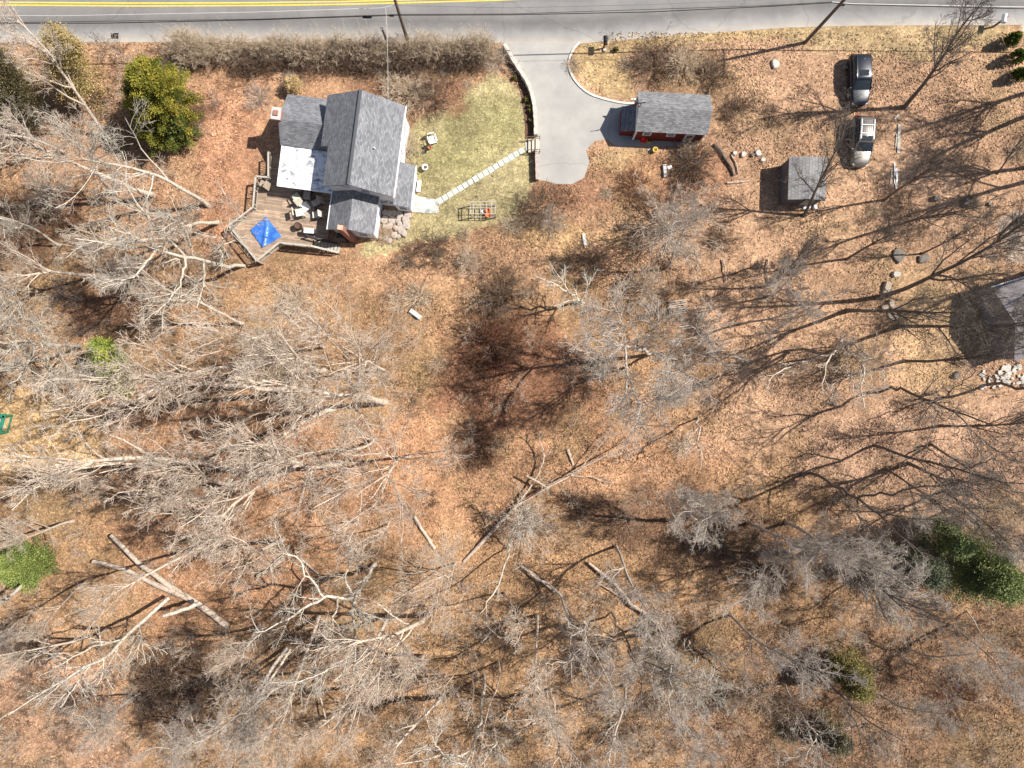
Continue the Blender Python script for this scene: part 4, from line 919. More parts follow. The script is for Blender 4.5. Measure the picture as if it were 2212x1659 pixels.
# ------------------------------------------------------------------ bushes, hedge, undergrowth
def bush_polys(r, stems=60, L=(1.0, 1.9), spread=(10, 75), rad=.4, k=(5, 4), droop=-.12, r0=.014):
    az = r.uniform(0, 2*np.pi, stems); rr = r.uniform(0, rad, stems); P0 = np.stack([rr*np.cos(az), rr*np.sin(az), np.zeros(stems)], 1)
    th = np.radians(r.uniform(spread[0], spread[1], stems)); d = np.stack([np.sin(th)*np.cos(az), np.sin(th)*np.sin(az), np.cos(th)], 1)
    ln = r.uniform(L[0], L[1], stems); n = 6; P = np.empty((stems, n, 3)); P[:, 0] = P0
    for s in range(1, n): d = unit(d+r.normal(size=(stems, 3))*.14+np.array([0, 0, droop])); P[:, s] = P[:, s-1]+d*(ln/(n-1))[:, None]
    P[..., 2] = np.maximum(P[..., 2], .02)
    l1 = (P, r0*np.linspace(1, .45, n)[None].repeat(stems, 0))
    l2 = kids(*l1, k[0], (.2, 1), (20, 60), (.3, .6), 4, .2, 0, .8, .008, r=r); l3 = kids(*l2, k[1], (.2, 1), (20, 60), (.4, .7), 3, .2, 0, .8, .007, r=r)
    return [l1, l2, l3]
BV = {}
for key, m, kw in (('brown', 'twig_brown', {}), ('tan', 'twig_tan', {}), ('grey', 'bark_grey', {}), ('red', 'twig_red', dict(spread=(20, 85))), ('tuft', 'twig_tan', dict(stems=160, L=(.5, 1.1), spread=(10, 70), k=(1, 1), droop=-.2)), ('pale', 'bark', dict(spread=(5, 60), L=(1.4, 2.4)))):
    BV[key] = mesh_of("shrub", bush_polys(np.random.default_rng(len(BV)+70), **kw), M[m])
def bush(var, x, y, r_, label, h=1.0, name="shrub", cat="shrub", group=None):
    p = W(x, y); p.z = float(height(np.array([p.x]), np.array([p.y]))[0]); o = link(bpy.data.objects.new(name, BV[var])); o.location = p
    o.rotation_euler = (0, 0, random.uniform(0, 6.28)); s = r_/1.6; o.scale = (s, s, s*h); return tag(o, label, cat, group)
for a in (('brown', 1162, 450, 2.3, "round grey-brown leafless shrub between the lawn and the drive end"), ('brown', 938, 530, 1.8, "dark twiggy shrub left of centre on the slope below the lawn"), ('brown', 886, 556, 1.3, "small dark shrub below the rock steps"),
          ('brown', 1500, 355, 2.7, "large brown bramble mound below the garage"), ('brown', 1478, 372, 2.0, "brown bramble mound left side overlapping the large mound"), ('red', 1370, 405, 1.8, "reddish brown shrub below the drive end"), ('brown', 1410, 150, 2.4, "brown brush thicket directly above the garage"),
          ('tan', 1470, 140, 2.2, "olive tan brush right of the thicket above the garage"), ('brown', 1540, 170, 2.0, "brown brush at the upper right of the garage roof"), ('tan', 885, 205, 2.4, "tan brush clump between the house and the hedge"), ('brown', 935, 212, 2.2, "brown brush clump at the lawn's upper corner"), ('tan', 850, 190, 1.6, "small tan brush by the house's upper wall"),
          ('pale', 1071, 135, 1.3, "pale airy round shrub at the end of the hedge"), ('tan', 880, 320, 1.5, "straggly shrub against the white east wall of the house"), ('tan', 835, 510, 1.3, "straggly olive shrub at the corner of the south wing"), ('tuft', 905, 640, 2.4, "straw coloured grass tussock above the stone bench slab"),
          ('brown', 1585, 240, 1.6, "brown brush tangle right of the garage"), ('red', 1060, 745, 3.4, "reddish bramble mass left of the long tree shadows"), ('brown', 1270, 560, 2.4, "dark brush below the pale slab"), ('pale', 1135, 1130, 2.6, "grey twiggy shrub beside the fallen trunk"),
          ('grey', 1190, 480, 1.5, "grey brush between the lawn edge and slab"), ('brown', 1660, 1250, 2.8, "very dark thicket on the lower right slope"), ('brown', 345, 1480, 3.2, "large dark thicket near the lower left corner"), ('brown', 1090, 640, 2.8, "dark brush left of the dead tree"), ('tuft', 1280, 790, 2.0, "straw tussock under the large grey tree"),
          ('red', 1040, 960, 2.6, "reddish brush above the fallen tree's root"), ('tan', 640, 650, 1.8, "olive low shrub below the deck stairs"), ('brown', 485, 560, 1.6, "dark brush at the deck's outer corner"), ('pale', 120, 420, 2.2, "grey brush in the upper left thicket"), ('brown', 60, 460, 2.6, "dark brush at the left edge below the cedars"),
          ('tuft', 1470, 960, 2.2, "straw tussock above the fallen branches"), ('brown', 1560, 1170, 2.6, "brown brush in the middle of the lower slope"), ('brown', 1700, 1530, 2.4, "dark brush near the bottom right"), ('grey', 560, 215, 1.5, "grey twiggy sapling clump left of the house chimney"),
          ('brown', 70, 1390, 2.4, "brown brush near the lower left edge"), ('red', 2060, 1510, 2.6, "reddish brush in the lower right wood"), ('tan', 1010, 560, 1.6, "tan brush below the grey bar rack"), ('brown', 1560, 520, 1.8, "brown brush right of the spreading pale shrub")):
    bush(*a)
bush('pale', 1447, 505, 3.6, "large pale many-stemmed shrub fanning out below the garage", 1.5)
bush('pale', 1389, 622, 2.0, "small pale many-stemmed shrub above the large grey tree", 1.3)
bush('pale', 632, 182, 1.0, "round yellow-tan shrub beside the house's upper left corner", 1.0)

def scatter_mesh(name, metas, xs, ys, scales, mats, label):
    """copies of small meshes merged into one stuff object per material"""
    outs = {}
    r = np.random.default_rng(99)
    for x, y, s, k in zip(xs, ys, scales, mats): outs.setdefault(k, []).append((x, y, s))
    for k, lst in outs.items():
        me = BV[k]; n = len(me.vertices); co = np.empty(n*3, np.float32); me.vertices.foreach_get("co", co); co = co.reshape(-1, 3)
        F = np.empty(len(me.polygons)*4, np.int32); me.polygons.foreach_get("vertices", F); F = F.reshape(-1, 4); Vs, Fs = [], []
        for q, (x, y, s) in enumerate(lst):
            a = r.uniform(0, 6.28); c_, s2 = math.cos(a), math.sin(a); z = float(height(np.array([x]), np.array([y]))[0])
            Vs.append(np.stack([(co[:, 0]*c_-co[:, 1]*s2)*s+x, (co[:, 0]*s2+co[:, 1]*c_)*s+y, co[:, 2]*s*r.uniform(.8, 1.5)+z], 1)); Fs.append(F+q*n)
        o = np_mesh(name, np.concatenate(Vs), np.concatenate(Fs), me.materials[0], smooth=True); tag(o, label, "undergrowth", kind='stuff')
BV['sap'] = mesh_of("sap", bush_polys(np.random.default_rng(5), stems=10, L=(1.2, 2.6), spread=(2, 35), rad=.5, k=(5, 3), droop=.03), M['bark'])
BV['sapb'] = mesh_of("sap", bush_polys(np.random.default_rng(6), stems=14, L=(.7, 1.6), spread=(5, 60), rad=.7, k=(4, 3), droop=-.05), M['twig_brown'])
BV['hedge'] = mesh_of("hedge", bush_polys(np.random.default_rng(7), stems=26, L=(1.3, 2.3), spread=(0, 28), rad=.7, k=(4, 3), droop=.02, r0=.012), M['twig_tan'])
BV['hedge_shade'] = mesh_of("hedge", bush_polys(np.random.default_rng(8), stems=26, L=(1.0, 1.8), spread=(0, 45), rad=.7, k=(4, 3), droop=-.02, r0=.012), M['twig_brown'])  # darker stems put the shadow beneath the brush into the colour
hx, hy, hs, hm = [], [], [], []
for i in range(170):
    x = random.uniform(395, 1055); y = random.uniform(108, 152)-(0 if x > 480 else 10)+(x > 900)*-6; p = W(x, y); hx.append(p.x); hy.append(p.y); hs.append(random.uniform(.8, 1.15)); hm.append('hedge' if y+random.uniform(-9, 9) < 132 else 'hedge_shade')
scatter_mesh("roadside_brush", None, hx, hy, hs, hm, "dense strip of dry tan brush along the road above the house")
hx, hy, hs, hm = [], [], [], []
AV = [LAWN, dr, [(560, 180), (900, 180), (900, 560), (490, 580), (490, 390)], [(1300, 180), (1560, 180), (1560, 320), (1290, 320)], [(-50, 850), (150, 870), (230, 960), (60, 1020), (-50, 1010)], [(1820, 100), (1960, 100), (1960, 420), (1800, 420)], [(2080, 560), (2300, 560), (2300, 860), (2080, 830)], [(2150, 478), (2190, 455), (2300, 450), (2300, 590), (2180, 560)]]
def ok(x, y): return all(float(sdf(np.array([x]), np.array([y]), a)[0]) > 6 for a in AV) and y > (96 if x < 1200 else 70)
cnt = 0
while cnt < 1500:
    x = random.uniform(-60, 2270); y = random.uniform(80, 1720)
    dens = .25
    if y > 1100 and x > 1150: dens = .8
    if x < 480 and y < 760: dens = .75
    if y > 1350: dens = .95
    if x > 1450 and y < 1000: dens = .10
    if 850 < x < 1330 and 560 < y < 1000: dens = .7
    if 480 < x < 1000 and 600 < y < 1150: dens = .22
    v = float(vnoise(np.array([x/PX]), np.array([y/PX]), 5, 77, 3)[0])
    if random.random() > dens*np.clip((v-.25)*3, 0, 1.4) or not ok(x, y): continue
    cnt += 1; p = W(x, y); hx.append(p.x); hy.append(p.y); hs.append(random.uniform(.45, 1.1))
    hm.append(random.choice(['sap', 'sapb', 'sapb', 'sapb', 'sap'] if y > 560 or x < 500 else ['sapb', 'sapb', 'tuft']))
scatter_mesh("undergrowth", None, hx, hy, hs, hm, "thin dry twigs and saplings growing through the leaf litter")

# fallen leaves lying loose
nL = 300000; X = rng.uniform(-53, 53, nL); Y = rng.uniform(-41, 36, nL); ox, oy = 1106+X*PX, 829.5-Y*PX
keep = (oy > 92) | ((ox > 1300) & (oy > 70)); dens = np.clip((vnoise(X, Y, 3, 41, 4)-.35)*4, .15, 1)
keep &= rng.random(nL) < dens
for a in AV[1:4]+[LAWN, AV[-1]]: keep &= (sdf(ox, oy, a) > 2) | ((rng.random(nL) < .04) & (a is LAWN))
X, Y = X[keep], Y[keep]; nL = len(X); Z = height(X, Y)+rng.uniform(.03, .09, nL); s = rng.uniform(.05, .12, nL); a = rng.uniform(0, 6.28, nL)
n_ = unit(np.stack([rng.normal(size=nL)*.5, rng.normal(size=nL)*.5, np.ones(nL)], 1)); e1_ = unit(np.cross(n_, np.stack([np.cos(a), np.sin(a), np.zeros(nL)], 1))); e2_ = np.cross(n_, e1_)
C = np.stack([X, Y, Z], 1); V = np.stack([C+e1_*s[:, None]*1.4, C+e2_*s[:, None]*.5, C-e1_*s[:, None]*1.4, C-e2_*s[:, None]*.5], 1).reshape(-1, 3)
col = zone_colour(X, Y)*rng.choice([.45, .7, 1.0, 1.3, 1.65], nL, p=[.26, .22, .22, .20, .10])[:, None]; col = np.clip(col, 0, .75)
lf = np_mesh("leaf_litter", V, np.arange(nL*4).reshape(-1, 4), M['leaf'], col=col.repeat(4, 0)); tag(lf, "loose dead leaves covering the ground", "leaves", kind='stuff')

# ------------------------------------------------------------------ evergreens
def evergreen(name, label, bx, by, tx, ty, h, rad, n, cols, clump=.45, fl=.35, prof=1.0, cat="evergreen tree", seed=1, z0=.06, trunk=True, group=None, nb=None, rv=(.5, 1.15)):
    r = np.random.default_rng(seed); B = W(bx, by); T = W(tx, ty, h); ax = np.array(T-B)
    root = thing(name, label, cat, B, group=group)
    nb = nb or max(30, n//200); tb = r.uniform(z0, .97, nb)**.9; az = r.uniform(0, 2*np.pi, nb)
    R_ = rad*((1-tb)**prof*.92+.08)*np.minimum(1, (tb-z0)/.10+.55)*r.uniform(rv[0], rv[1], nb)
    c0 = ax[None]*tb[:, None]; dirs = np.stack([np.cos(az), np.sin(az), r.uniform(-.1, .35, nb)], 1)
    # sprays along each bough
    idx = r.integers(0, nb, n); u = r.uniform(.15, 1, n)**.6
    sp = clump*(.35+.65*(1-u))*rad*.5
    P = c0[idx]+dirs[idx]*(R_[idx]*u)[:, None]+r.normal(size=(n, 3))*sp[:, None]*np.array([1, 1, .55])
    P[:, 2] = np.maximum(P[:, 2], .05)
    d = unit(dirs[idx]+r.normal(size=(n, 3))*.45+np.array([0, 0, .35])); sd_ = unit(np.cross(d, r.normal(size=(n, 3)))); s = r.uniform(.5, 1.2, n)*fl
    V = np.stack([P-d*s[:, None]*.5, P+sd_*s[:, None]*.30, P+d*s[:, None]*.6, P-sd_*s[:, None]*.30], 1).reshape(-1, 3)
    bc = r.random(nb)[idx]*.6+r.random(n)*.4; cols = np.array(cols); k = bc*(len(cols)-1); i = np.minimum(k.astype(int), len(cols)-2); f = (k-i)[:, None]
    col = cols[i]*(1-f)+cols[i+1]*f
    np_mesh("crown", V, np.arange(n*4).reshape(-1, 4), M['needle'], root, col=col.repeat(4, 0))
    if trunk:
        Pt = np.array([[list(Vector(ax)*s) for s in np.linspace(0, .96, 8)]]); Rt = (rad*.05+.05)*np.linspace(1, .15, 8)[None]
        br = np.stack([c0, c0+dirs*(R_*.5)[:, None], c0+dirs*R_[:, None]], 1); V, F = tubes([(Pt, Rt), (br, np.full((nb, 3), .025))]); np_mesh("trunk", V, F, M['bark_dark'], root, smooth=True)
    return root
G1 = [(.045, .06, .012), (.12, .13, .02), (.27, .24, .035), (.45, .34, .06)]
OL = [(.14, .11, .04), (.28, .22, .08), (.45, .33, .14), (.55, .42, .22)]
evergreen("cedar_tree", "large dense yellow-green cedar near the road left of the house", 375, 262, 300, 150, 10.5, 4.3, 85000, G1, .22, .15, .62, seed=3, nb=170, rv=(.7, 1.12))
evergreen("cedar_tree", "smaller green cedar crown tucked in front of the large cedar", 392, 300, 372, 245, 5.5, 2.2, 21000, [(0.053, 0.075, 0.021), (0.123, 0.150, 0.036), (0.229, 0.225, 0.054)], .32, .15, .7, seed=5)
evergreen("cedar_tree", "sparse olive brown cedar left of the large cedar", 190, 200, 110, 72, 10, 2.9, 22500, OL, .5, .15, .55, seed=7)
evergreen("cedar_tree", "dull green cedar half hidden by bare twigs at the left edge", 60, 250, -20, 120, 10, 3.2, 27000, [(0.088, 0.083, 0.036), (0.176, 0.150, 0.072), (0.317, 0.240, 0.126)], .5, .15, .6, seed=8)
evergreen("pine_tree", "bright green young evergreen left of the bare tree fan", 258, 822, 212, 745, 6.5, 2.5, 33000, [(0.053, 0.090, 0.018), (0.141, 0.195, 0.036), (0.334, 0.360, 0.072), (0.458, 0.360, 0.090)], .38, .15, .6, seed=9)
evergreen("pine_tree", "bright green evergreen beside the left edge below the clearing", 88, 1215, 10, 1228, 6.5, 2.8, 33000, [(0.070, 0.105, 0.027), (0.176, 0.225, 0.054), (0.352, 0.375, 0.108)], .4, .15, .6, seed=10)
evergreen("pine_tree", "tall soft green pine near the right edge, topmost of the pines", 2010, 1140, 2092, 1190, 9, 2.0, 21000, [(0.070, 0.090, 0.036), (0.158, 0.195, 0.072), (0.299, 0.315, 0.144)], .45, .15, .6, seed=12)
evergreen("pine_tree", "large green pine at the right edge in the lower wood", 2070, 1205, 2190, 1275, 10, 3.8, 48000, [(0.070, 0.090, 0.036), (0.158, 0.195, 0.063), (0.317, 0.330, 0.126)], .42, .15, .6, seed=13)
evergreen("pine_tree", "faint green pine behind the grey twigs left of the large pine", 1950, 1190, 2030, 1260, 8, 2.6, 13500, [(0.070, 0.090, 0.054), (0.176, 0.180, 0.108)], .5, .15, .6, seed=14)
evergreen("pine_tree", "olive green young pine in the lower right wood", 1815, 1420, 1872, 1500, 6, 2.4, 21000, [(0.088, 0.083, 0.027), (0.194, 0.165, 0.054), (0.299, 0.240, 0.090)], .45, .15, .6, seed=15)
evergreen("pine_tree", "small dim green pine near the bottom right thin trunks", 1770, 1560, 1830, 1620, 5, 2.0, 10500, [(0.088, 0.083, 0.045), (0.194, 0.165, 0.090)], .5, .15, .6, seed=16)
evergreen("yellow_shrub", "rounded straw-yellow shrub at the house's upper left corner", 636, 190, 630, 176, 2.1, 1.1, 3500, [(.30, .20, .09), (.5, .36, .17), (.62, .47, .25)], .3, .12, .35, "shrub", 17, trunk=False, nb=90, rv=(.8, 1.1))
for i, (x, y, tx, ty, lb) in enumerate(((2178, 93, 2203, 72, "topmost clipped cone evergreen beside the paved strip"), (2192, 126, 2212, 112, "middle clipped cone evergreen of the right edge row"), (2196, 165, 2224, 150, "lowest clipped cone evergreen of the right edge row"))):
    evergreen("cone_evergreen", lb, x, y, tx, ty, 2.3, .8, 14000, [(.03, .06, .012), (.08, .12, .018), (.26, .28, .04)], .14, .09, .55, "evergreen shrub", 30+i, trunk=False, nb=260, rv=(.92, 1.05), group="clipped evergreens in a row at the right edge")
for i, (x, y, lb) in enumerate(((1112, 168, "upper small tuft plant in the mulch bed"), (1137, 214, "second small plant in the mulch bed"), (1145, 228, "yellowish small plant in the mulch bed"), (1146, 238, "middle dark plant in the mulch bed"), (1148, 260, "brown tuft plant low in the mulch bed"), (1152, 275, "bright yellow plant near the wooden steps"), (1332, 106, "small round green shrub right of the black mailbox"))):
    evergreen("small_plant", lb, x, y, x, y, .5, .35, 500, [(.05, .07, .02), (.14, .12, .03), (.28, .2, .05)], .4, .12, .4, "plant", 50+i, trunk=False)

# ------------------------------------------------------------------ traced special trees
t = traced
t("gnarled_tree", "big pale gnarled tree spreading bright limbs beside the deck corner", "tree", 'bark_pale', [
    [(528, 574, 0, .34), (470, 572, 5, .3), (400, 553, 9, .26), (340, 535, 12, .2), (250, 530, 14, .13), (160, 515, 15, .06)],
    [(400, 553, 9, .22), (395, 600, 11, .16), (370, 640, 13, .1), (335, 680, 13.5, .05)], [(400, 553, 9, .2), (345, 500, 12, .15), (300, 440, 14, .1), (270, 400, 15, .05)],
    [(340, 535, 12, .18), (300, 590, 14, .12), (250, 620, 14.5, .05)], [(440, 565, 8, .18), (440, 620, 11, .12), (425, 665, 12, .06)], [(470, 572, 5, .2), (480, 520, 9, .14), (500, 490, 12, .08), (530, 470, 12.5, .04)],
    [(360, 540, 11, .14), (310, 520, 14, .1), (235, 490, 16, .05)], [(420, 555, 8, .18), (400, 500, 11, .13), (380, 460, 13, .06)]], k=(12, 7, 4), absl=3.2, seed=4)
t("bare_tree", "pale tree with a thick horizontal trunk fan above the clearing at the left edge", "tree", 'bark_pale', [
    [(175, 752, 0, .28), (130, 748, 5, .25), (60, 738, 10, .2), (0, 736, 13, .15), (-60, 730, 15, .08)], [(110, 745, 6, .15), (70, 700, 11, .1), (30, 640, 15, .05)], [(80, 742, 8, .14), (60, 790, 12, .08), (20, 830, 14, .05)],
    [(140, 750, 4, .14), (130, 790, 8, .1), (120, 820, 10, .05)], [(50, 738, 10, .13), (-20, 690, 14, .06)], [(120, 746, 6, .13), (150, 800, 9, .08), (160, 828, 10, .04)]], k=(14, 8, 5), absl=3.6, seed=6)
t("snapped_tree", "large pale snapped trunk leaning down-left with broken top", "tree", 'bark_pale', [
    [(364, 1292, 1.5, .34), (300, 1350, 4, .32), (240, 1410, 8, .27), (180, 1440, 11, .2), (100, 1490, 14, .12), (20, 1545, 16, .05)], [(270, 1378, 5, .18), (200, 1400, 9, .12), (120, 1440, 12, .06)], [(200, 1430, 9, .15), (150, 1500, 12, .1), (130, 1530, 13, .04)],
    [(300, 1350, 4, .12), (310, 1390, 6, .06)], [(255, 1400, 7, .12), (225, 1455, 9, .05)]], k=(9, 6, 4), absl=3.0, seed=7)
t("gnarled_tree", "wide gnarled grey tree with forked lichen limbs in the lower middle", "tree", 'bark_pale', [
    [(812, 1215, 0, .42), (790, 1250, 4, .36), (762, 1292, 8, .3), (764, 1330, 10, .22), (770, 1400, 13, .14), (765, 1450, 14, .06)], [(762, 1292, 8, .26), (700, 1290, 10, .22), (640, 1325, 12, .16), (580, 1355, 14, .08), (553, 1372, 15, .04)],
    [(700, 1290, 10, .18), (660, 1240, 11, .13), (640, 1200, 11, .1), (600, 1190, 12, .04)], [(755, 1300, 8, .18), (800, 1340, 11, .09), (806, 1354, 12, .05)], [(765, 1410, 13, .12), (700, 1450, 15, .1), (640, 1480, 16, .05)], [(730, 1290, 9, .16), (720, 1360, 12, .1), (690, 1420, 14, .04)],
    [(762, 1292, 8, .2), (745, 1240, 9, .1), (770, 1200, 10, .04)]], k=(10, 7, 5), absl=3.2, seed=8)
t("dead_tree", "small dead tree with bright bare limbs in the dark brush near the centre", "tree", 'bark_pale', [
    [(1262, 655, 0, .24), (1250, 645, 3, .2), (1225, 632, 5, .14), (1205, 615, 6, .1), (1180, 605, 7, .05)], [(1230, 634, 4.5, .12), (1212, 600, 6.5, .07), (1200, 590, 7, .03)], [(1250, 645, 3, .14), (1215, 655, 5, .07)], [(1255, 648, 2.5, .12), (1266, 625, 5, .06), (1272, 615, 6, .03)], [(1255, 648, 2.5, .1), (1263, 670, 4, .04)]], k=(7, 5, 3), absl=1.8, seed=9)
t("spreading_tree", "wide grey spreading tree with twiggy radial limbs right of centre", "tree", 'bark_grey', [
    [(1408, 765, 0, .32), (1390, 757, 4, .28), (1350, 747, 9, .22), (1320, 742, 12, .13), (1260, 760, 14, .05)], [(1350, 747, 9, .2), (1353, 790, 11, .17), (1352, 840, 13, .13), (1340, 900, 15, .05)], [(1352, 800, 11.5, .14), (1372, 850, 13, .11), (1386, 880, 14, .08), (1370, 940, 16, .03)],
    [(1350, 747, 9, .14), (1345, 700, 12, .08), (1335, 660, 14, .03)], [(1390, 757, 4, .16), (1400, 720, 9, .11), (1430, 690, 12, .05)], [(1350, 747, 9, .12), (1300, 720, 12, .07), (1270, 700, 13, .03)], [(1386, 880, 14, .08), (1430, 855, 15, .04)], [(1340, 745, 10, .1), (1300, 790, 13, .05)]], k=(15, 8, 5), absl=3.4, seed=10)
t("spreading_tree", "grey twiggy tree just right of the wide spreading tree", "tree", 'bark_grey', [
    [(1420, 762, 0, .24), (1445, 775, 5, .2), (1453, 790, 9, .15), (1450, 830, 12, .08), (1475, 855, 13, .04)], [(1445, 778, 6, .15), (1500, 770, 10, .1), (1570, 765, 13, .04)], [(1453, 790, 9, .1), (1500, 820, 12, .06)], [(1440, 770, 5, .12), (1470, 730, 10, .06), (1510, 700, 12, .03)], [(1450, 800, 9, .1), (1420, 860, 12, .05)]], k=(13, 8, 5), absl=3.2, seed=12)
t("leaning_tree", "dark forked tree leaning down-right with crossing shadows at lower centre right", "tree", 'bark_grey', [
    [(1126, 1222, .5, .2), (1170, 1250, .8, .2), (1210, 1285, 2, .24), (1222, 1330, 5, .2), (1263, 1390, 9, .15), (1300, 1440, 12, .1), (1325, 1500, 14, .05)], [(1215, 1300, 3, .16), (1250, 1350, 7, .12), (1300, 1385, 10, .06)], [(1225, 1335, 5, .13), (1235, 1400, 9, .08), (1265, 1460, 12, .04)],
    [(1263, 1392, 9, .1), (1230, 1430, 11, .06), (1160, 1435, 13, .03)], [(1265, 1395, 9, .1), (1262, 1340, 11, .05)]], k=(8, 6, 4), absl=2.6, seed=13)
t("leaning_tree", "dark jagged tree with a long limb reaching right in the lower wood", "tree", 'bark_dark', [
    [(1320, 1322, 0, .18), (1350, 1370, 4, .17), (1356, 1405, 7, .15), (1400, 1430, 9, .11), (1450, 1455, 11, .07), (1480, 1475, 12, .04)], [(1356, 1405, 7, .13), (1385, 1460, 10, .09), (1390, 1530, 13, .04)], [(1345, 1365, 4, .1), (1390, 1360, 7, .05)], [(1350, 1370, 4, .1), (1310, 1380, 8, .05)]], k=(7, 6, 4), absl=2.6, seed=14)
t("leaning_tree", "pale barked trunk with haze of grey twigs right of the jagged tree", "tree", 'bark_pale', [
    [(1436, 1366, 0, .2), (1436, 1400, 4, .18), (1450, 1455, 9, .14), (1446, 1535, 13, .06)], [(1440, 1420, 5, .12), (1490, 1480, 10, .06), (1520, 1500, 12, .03)]], k=(16, 9, 5), absl=3.4, seed=15)
t("bare_tree", "tree with thick curving trunk rising from the bottom edge right of centre", "tree", 'bark', [
    [(1189, 1488, 0, .3), (1195, 1530, 3, .27), (1205, 1600, 7, .22), (1216, 1660, 10, .16), (1225, 1740, 14, .06)], [(1202, 1585, 6, .16), (1260, 1650, 11, .08), (1300, 1700, 13, .04)], [(1195, 1540, 3, .1), (1150, 1560, 8, .05)], [(1198, 1560, 4, .14), (1160, 1480, 9, .06), (1110, 1500, 12, .03)]], k=(8, 7, 5), absl=3.2, seed=16)
t("gnarled_tree", "pale lichen-limbed tree spreading sideways at the bottom edge", "tree", 'bark_pale', [
    [(1046, 1460, 0, .3), (1042, 1520, 4, .27), (1038, 1580, 9, .22), (1010, 1635, 13, .16), (940, 1630, 15, .1), (860, 1650, 16, .04)], [(1015, 1632, 13, .13), (1000, 1665, 15, .06)], [(1038, 1580, 9, .15), (1075, 1600, 12, .1), (1040, 1650, 14, .06)], [(960, 1632, 14.5, .09), (935, 1600, 16, .04)]], k=(9, 7, 4), absl=2.8, seed=17)
t("bare_tree", "dark crooked tree below the log piles with limbs reaching right", "tree", 'bark_dark', [
    [(1926, 836, 0, .26), (1960, 848, 4, .23), (2010, 870, 8, .2), (2070, 890, 11, .14), (2150, 920, 14, .06)], [(2010, 870, 8, .15), (2050, 850, 12, .08), (2110, 800, 15, .04)], [(2060, 885, 11, .12), (2110, 940, 14, .05), (2160, 980, 16, .03)], [(2010, 870, 8, .1), (2040, 910, 12, .05)]], k=(8, 6, 4), absl=3.0, seed=18)
t("bare_tree", "dark tree whose bent trunk leans right below the crooked tree", "tree", 'bark_dark', [
    [(1886, 962, 0, .26), (1950, 985, 4, .23), (2030, 1000, 9, .18), (2110, 1030, 13, .12), (2212, 1040, 17, .05)], [(1955, 985, 4.5, .13), (1998, 960, 8, .09), (2040, 1000, 11, .05)], [(2030, 1000, 9, .13), (2090, 1060, 14, .08), (2140, 1120, 17, .03)], [(2080, 1015, 12, .1), (2150, 990, 16, .04)]], k=(8, 6, 4), absl=3.2, seed=19)
t("bare_tree", "dark forking tree with a thick crossing shadow on the lower right slope", "tree", 'bark_dark', [
    [(1750, 1022, 0, .3), (1800, 1045, 4, .28), (1852, 1075, 8, .22), (1900, 1110, 11, .15), (1960, 1170, 15, .05)], [(1852, 1075, 8, .18), (1940, 1058, 12, .13), (2050, 1040, 16, .06), (2100, 1045, 17, .03)], [(1852, 1075, 8, .12), (1860, 1130, 12, .07), (1850, 1190, 15, .03)], [(1900, 1108, 11, .1), (1980, 1120, 15, .04)]], k=(9, 6, 4), absl=3.2, seed=20)
t("bare_tree", "thick dark trunk at the right edge below the neighbouring house", "tree", 'bark_dark', [[(2149, 829, 0, .26), (2200, 838, 4, .23), (2290, 845, 9, .17), (2400, 850, 14, .06)]], k=(9, 6, 4), absl=3.2, seed=21)
t("bare_tree", "light-limbed twisted tree hanging its branches down right of centre", "tree", 'bark', [
    [(1800, 765, 0, .26), (1820, 733, 4, .23), (1800, 760, 8, .15), (1780, 810, 12, .07), (1770, 850, 14, .03)], [(1820, 733, 4, .18), (1860, 800, 9, .12), (1870, 880, 13, .05)], [(1820, 733, 4, .15), (1880, 770, 9, .1), (1920, 800, 12, .04)], [(1800, 765, 1, .16), (1700, 790, 8, .09), (1660, 820, 11, .03)], [(1820, 740, 4, .12), (1830, 800, 9, .08), (1850, 860, 12, .03)]], k=(10, 6, 4), absl=2.8, seed=22)
t("bare_tree", "slim angular dark tree bending over the lower right leaf litter", "tree", 'bark_dark', [
    [(1778, 1460, 0, .17), (1800, 1490, 3, .15), (1832, 1520, 6, .12), (1880, 1560, 10, .08), (1960, 1600, 13, .03)], [(1832, 1520, 6, .1), (1855, 1580, 10, .05), (1880, 1650, 13, .03)], [(1832, 1520, 6, .09), (1842, 1600, 11, .04)]], k=(6, 5, 4), absl=2.4, seed=23)
t("bare_tree", "slim angular brown tree left of the other angular tree", "tree", 'bark_grey', [
    [(1688, 1473, 0, .18), (1706, 1500, 3, .15), (1726, 1540, 6, .12), (1766, 1585, 10, .08), (1800, 1640, 13, .03)], [(1766, 1585, 10, .07), (1740, 1640, 13, .03)], [(1760, 1580, 9, .07), (1775, 1650, 13, .03)]], k=(7, 6, 4), absl=2.4, seed=24)
t("dead_tree", "small broken dead tree standing alone in the litter right of the fallen tree", "tree", 'bark', [
    [(1508, 900, 0, .15), (1508, 930, 3, .13), (1505, 955, 5, .1), (1520, 985, 6, .05), (1515, 1020, 7, .02)], [(1505, 955, 5, .07), (1475, 975, 6, .03)], [(1507, 925, 3, .06), (1485, 950, 4, .03)], [(1508, 955, 5, .05), (1540, 975, 6, .02)]], k=(5, 4, 3), absl=1.2, seed=25)
t("dead_tree", "gnarled leaning snag with orange broken wood below the fallen trunk", "tree", 'bark_pale', [
    [(1108, 1165, 0, .14), (1095, 1205, 2, .14), (1078, 1250, 4, .13), (1070, 1278, 5, .13), (1050, 1310, 7, .1), (1043, 1345, 9, .06), (1075, 1380, 10, .03)], [(1050, 1310, 7, .07), (1020, 1350, 9, .03)], [(1045, 1340, 8, .06), (1100, 1345, 10, .03)]], k=(6, 5, 3), absl=1.8, seed=26)
